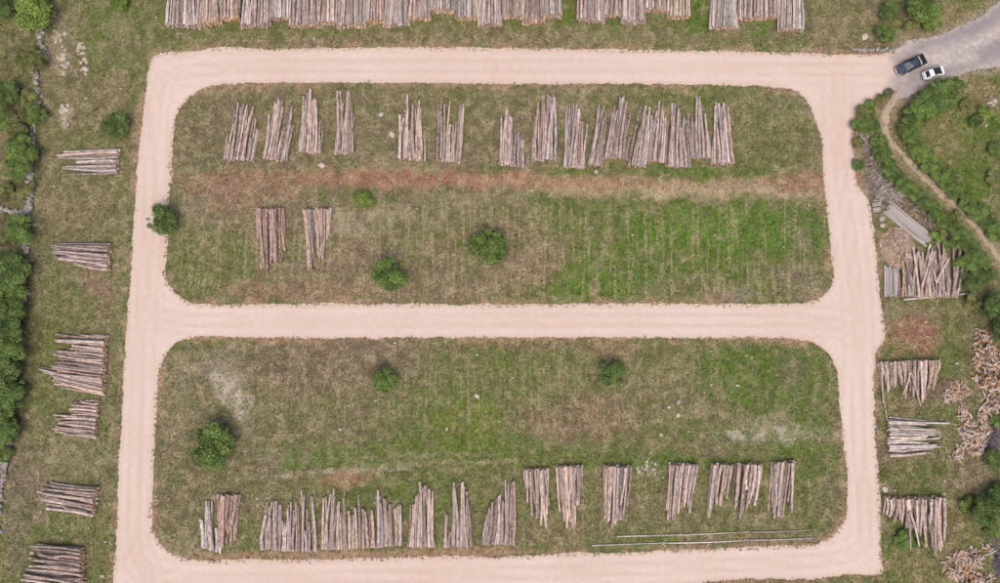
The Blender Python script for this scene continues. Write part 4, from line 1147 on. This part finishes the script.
def slab(name, pts, th, mat, parent):
    """thin panel: 3D outline pts, thickened along its normal"""
    P = [Vector(p) for p in pts]
    nrm = (P[1] - P[0]).cross(P[2] - P[0]).normalized()
    if nrm.z < 0 and abs(nrm.z) > .05: nrm = -nrm
    V = [tuple(p) for p in P] + [tuple(p + nrm * th) for p in P]
    k = len(P)
    Fs = [tuple(range(k)), tuple(range(k, 2 * k))[::-1]] + [(i, (i + 1) % k, k + (i + 1) % k, k + i) for i in range(k)]
    me = bpy.data.meshes.new(name); me.from_pydata(V, [], Fs); me.update()
    bm = bmesh.new(); bm.from_mesh(me); bmesh.ops.recalc_face_normals(bm, faces=bm.faces); bm.to_mesh(me); bm.free()
    return ob(name, me, mat, parent)

def bx(name, c, s, mat, parent, bev=.02):
    bm = bmesh.new()
    bmesh.ops.create_cube(bm, size=1)
    bmesh.ops.scale(bm, verts=bm.verts, vec=s)
    bmesh.ops.bevel(bm, geom=bm.edges[:], offset=min(bev, min(s) * .4), segments=2, affect='EDGES')
    me = bpy.data.meshes.new(name); bm.to_mesh(me); bm.free()
    return ob(name, me, mat, parent, c)

def wheel(x, y, r, w, parent):
    def cyl(name, prof, mat, par):
        n, V, Fs = 24, [], []
        for (yy, rr) in prof:
            for k in range(n):
                a = 2 * math.pi * k / n
                V.append((rr * math.cos(a), yy, rr * math.sin(a)))
        for i in range(len(prof) - 1):
            for k in range(n):
                a, b = i * n + k, i * n + (k + 1) % n
                Fs.append((a, b, b + n, a + n))
        Fs += [tuple(range(n))[::-1], tuple(range((len(prof) - 1) * n, len(prof) * n))]
        me = bpy.data.meshes.new(name); me.from_pydata(V, [], Fs); me.update()
        return ob(name, me, mat, par)
    o = bpy.data.objects.new('wheel', None); COL.objects.link(o); o.parent = parent; o.location = (x, y, r)
    cyl('tyre', [(-w / 2, r * .85), (-w / 2 + .03, r), (w / 2 - .03, r), (w / 2, r * .85)], M_TYRE, o)
    cyl('rim', [(-w / 2 - .01, r * .5), (-w / 2 - .004, r * .64), (w / 2 + .004, r * .64), (w / 2 + .01, r * .5)], M_RIM, o)

def heading(front, rear):
    a, b = G(*front, .6), G(*rear, .6)
    m = (a + b) / 2
    return (m.x, m.y, .012), math.atan2(a.y - b.y, a.x - b.x)

def pickup():
    loc, rz = heading((895.9, 72.2), (924.6, 58.4))
    t = thing('pickup_truck', 'dark navy double cab pickup truck parked at the road junction', 'pickup truck', loc, rz)
    t.scale = (.94, .98, .96)
    loft('body', [(2.56, ring(.62, .50, .88)), (2.50, ring(.78, .42, .98)), (2.30, ring(.89, .36, 1.05)), (1.9, ring(.925, .34, 1.09, .95)), (1.25, ring(.93, .34, 1.12, .95)), (0, ring(.93, .34, 1.10, .97)), (-1.06, ring(.93, .34, 1.08, .97))], M_NAVY, t)
    loft('cab', [(1.34, ring(.80, .95, 1.12, .95)), (1.05, ring(.80, .98, 1.38, .88)), (.62, ring(.80, .98, 1.72, .84)), (.2, ring(.80, .98, 1.79, .83)), (-.5, ring(.80, .98, 1.78, .83)), (-.86, ring(.80, .98, 1.70, .84)), (-1.0, ring(.80, .95, 1.15, .93))], M_NAVY, t)
    slab('windscreen', [(1.30, -.66, 1.163), (1.30, .66, 1.163), (.66, .56, 1.735), (.66, -.56, 1.735)], .012, M_WSCR, t)
    slab('rear_window', [(-.985, -.56, 1.22), (-.985, .56, 1.22), (-.885, .5, 1.66), (-.885, -.5, 1.66)], .012, M_GLASS, t)
    for s in (-1, 1):
        slab('side_window', [(.95, s * .80, 1.14), (.12, s * .80, 1.14), (.12, s * .70, 1.62), (.58, s * .70, 1.60)], .012 , M_GLASS, t)
        slab('side_window', [(.04, s * .80, 1.14), (-.80, s * .80, 1.14), (-.74, s * .70, 1.60), (.04, s * .70, 1.62)], .012, M_GLASS, t)
        d = bx('door', (.50, s * .925, .80), (.88, .03, .62), M_NAVY, t); bx('handle', (-.32, s * .025, .12), (.16, .03, .035), M_CHROME, d, .008)
        d = bx('door', (-.42, s * .925, .80), (.86, .03, .62), M_NAVY, t); bx('handle', (-.3, s * .025, .12), (.16, .03, .035), M_CHROME, d, .008)
        bx('mirror', (.98, s * 1.03, 1.14), (.12, .2, .16), M_NAVY, t, .04)
        bx('headlight', (2.42, s * .66, .86), (.16, .34, .16), M_LAMP, t, .04)
        bx('taillight', (-2.58, s * .84, .84), (.05, .12, .34), M_RED, t, .015)
        bx('bed_side', (-1.84, s * .88, .78), (1.5, .10, .72), M_NAVY, t, .04)
        bx('roof_rail', (-.1, s * .56, 1.81), (1.1, .035, .03), M_BLACK, t, .01)
        wheel(1.62, s * .82, .38, .26, t); wheel(-1.62, s * .82, .38, .26, t)
    bx('bed_floor', (-1.84, 0, .62), (1.5, 1.66, .06), M_BLACK, t, .01)
    bx('bed_front', (-1.10, 0, .86), (.05, 1.66, .5), M_NAVY, t, .02)
    tg = bx('tailgate', (-2.57, 0, .82), (.06, 1.62, .62), M_NAVY, t, .02); bx('handle', (-.04, 0, .12), (.03, .22, .06), M_BLACK, tg, .01)
    bx('front_bumper', (2.58, 0, .52), (.16, 1.5, .26), M_CHROME, t, .06)
    bx('rear_bumper', (-2.66, 0, .46), (.16, 1.7, .18), M_CHROME, t, .05)
    bx('grille', (2.57, 0, .80), (.05, .9, .22), M_BLACK, t, .02)
    h = slab('hood', [(2.36, -.66, 1.035), (2.36, .66, 1.035), (1.36, .78, 1.118), (1.36, -.78, 1.118)], .02, M_NAVY, t)
    # bright roll bar between cab and bed
    pts = [(-.82, .70), (-.80, 1.3), (-.66, 1.56), (0, 1.62), (.66, 1.56), (.80, 1.3), (.82, .70)]
    V, Fs = [], []
    for i, (y, z) in enumerate(pts):
        V += [(-1.30 + dx, y, z + dz) for dx, dz in ((-.055, -.04), (.055, -.04), (.055, .04), (-.055, .04))]
    for i in range(len(pts) - 1):
        for k in range(4): Fs.append((4 * i + k, 4 * i + (k + 1) % 4, 4 * i + 4 + (k + 1) % 4, 4 * i + 4 + k))
    me = bpy.data.meshes.new('roll_bar'); me.from_pydata(V, [], Fs); me.update()
    ob('roll_bar', me, mat_plain('bright_bar', (.72, .73, .74), .4, .2), t)
pickup()

def hatchback():
    loc, rz = heading((944.9, 69.4), (922.2, 76.4))
    t = thing('hatchback_car', 'small white hatchback car with dark glass roof behind the pickup', 'car', loc, rz)
    t.scale = (.93, .97, .97)
    loft('body', [(1.86, ring(.50, .42, .70)), (1.80, ring(.66, .36, .80)), (1.6, ring(.78, .30, .88)), (1.2, ring(.84, .28, .96, .93)), (.6, ring(.85, .28, 1.0, .94)), (-.8, ring(.85, .28, 1.02, .94)), (-1.5, ring(.83, .28, 1.0, .93)), (-1.78, ring(.76, .32, .95, .95)), (-1.86, ring(.66, .40, .86))], M_WHITE, t)
    loft('cabin', [(1.22, ring(.70, .85, .97, .95)), (.3, ring(.73, .9, 1.44, .82)), (-.3, ring(.74, .9, 1.52, .81)), (-1.0, ring(.74, .9, 1.48, .81)), (-1.25, ring(.73, .9, 1.42, .82)), (-1.68, ring(.70, .86, 1.0, .92))], M_WHITE, t)
    slab('windscreen', [(1.2, -.66, 1.0), (1.2, .66, 1.0), (.32, .57, 1.45), (.32, -.57, 1.45)], .012, M_GLASS, t)
    slab('glass_roof', [(.28, -.56, 1.47), (.28, .56, 1.47), (-.5, .57, 1.522), (-.5, -.57, 1.522)], .012, M_GLASS, t)
    slab('rear_window', [(-1.695, -.56, 1.025), (-1.695, .56, 1.025), (-1.25, .5, 1.455), (-1.25, -.5, 1.455)], .012, M_GLASS, t)
    bx('spoiler', (-1.20, 0, 1.475), (.12, .96, .035), M_WHITE, t, .015)
    for s in (-1, 1):
        slab('side_window', [(.62, s * .73, 1.03), (-.15, s * .74, 1.03), (-.15, s * .65, 1.38), (.22, s * .65, 1.34)], .012, M_GLASS, t)
        slab('side_window', [(-.22, s * .74, 1.03), (-1.25, s * .735, 1.03), (-1.1, s * .65, 1.34), (-.22, s * .65, 1.38)], .012, M_GLASS, t)
        d = bx('door', (.28, s * .845, .70), (.9, .03, .56), M_WHITE, t); bx('handle', (-.34, s * .02, .12), (.15, .03, .03), M_WHITE, d, .008)
        d = bx('door', (-.62, s * .845, .70), (.82, .03, .56), M_WHITE, t); bx('handle', (-.3, s * .02, .12), (.15, .03, .03), M_WHITE, d, .008)
        bx('mirror', (.66, s * .93, 1.02), (.12, .16, .13), M_BLACK, t, .04)
        bx('headlight', (1.66, s * .58, .76), (.22, .26, .12), M_LAMP, t, .04)
        bx('taillight', (-1.80, s * .64, .84), (.08, .14, .26), M_RED, t, .03)
        wheel(1.15, s * .76, .31, .2, t); wheel(-1.2, s * .76, .31, .2, t)
    slab('hood', [(1.70, -.54, .865), (1.70, .54, .865), (1.2, .66, .965), (1.2, -.66, .965)], .02, M_WHITE, t)
    bx('front_bumper', (1.84, 0, .45), (.12, 1.2, .2), M_WHITE, t, .05)
    bx('rear_bumper', (-1.86, 0, .45), (.12, 1.3, .22), M_WHITE, t, .05)
    bx('number_plate', (-1.93, 0, .56), (.02, .5, .11), M_LAMP, t, .005)
hatchback()
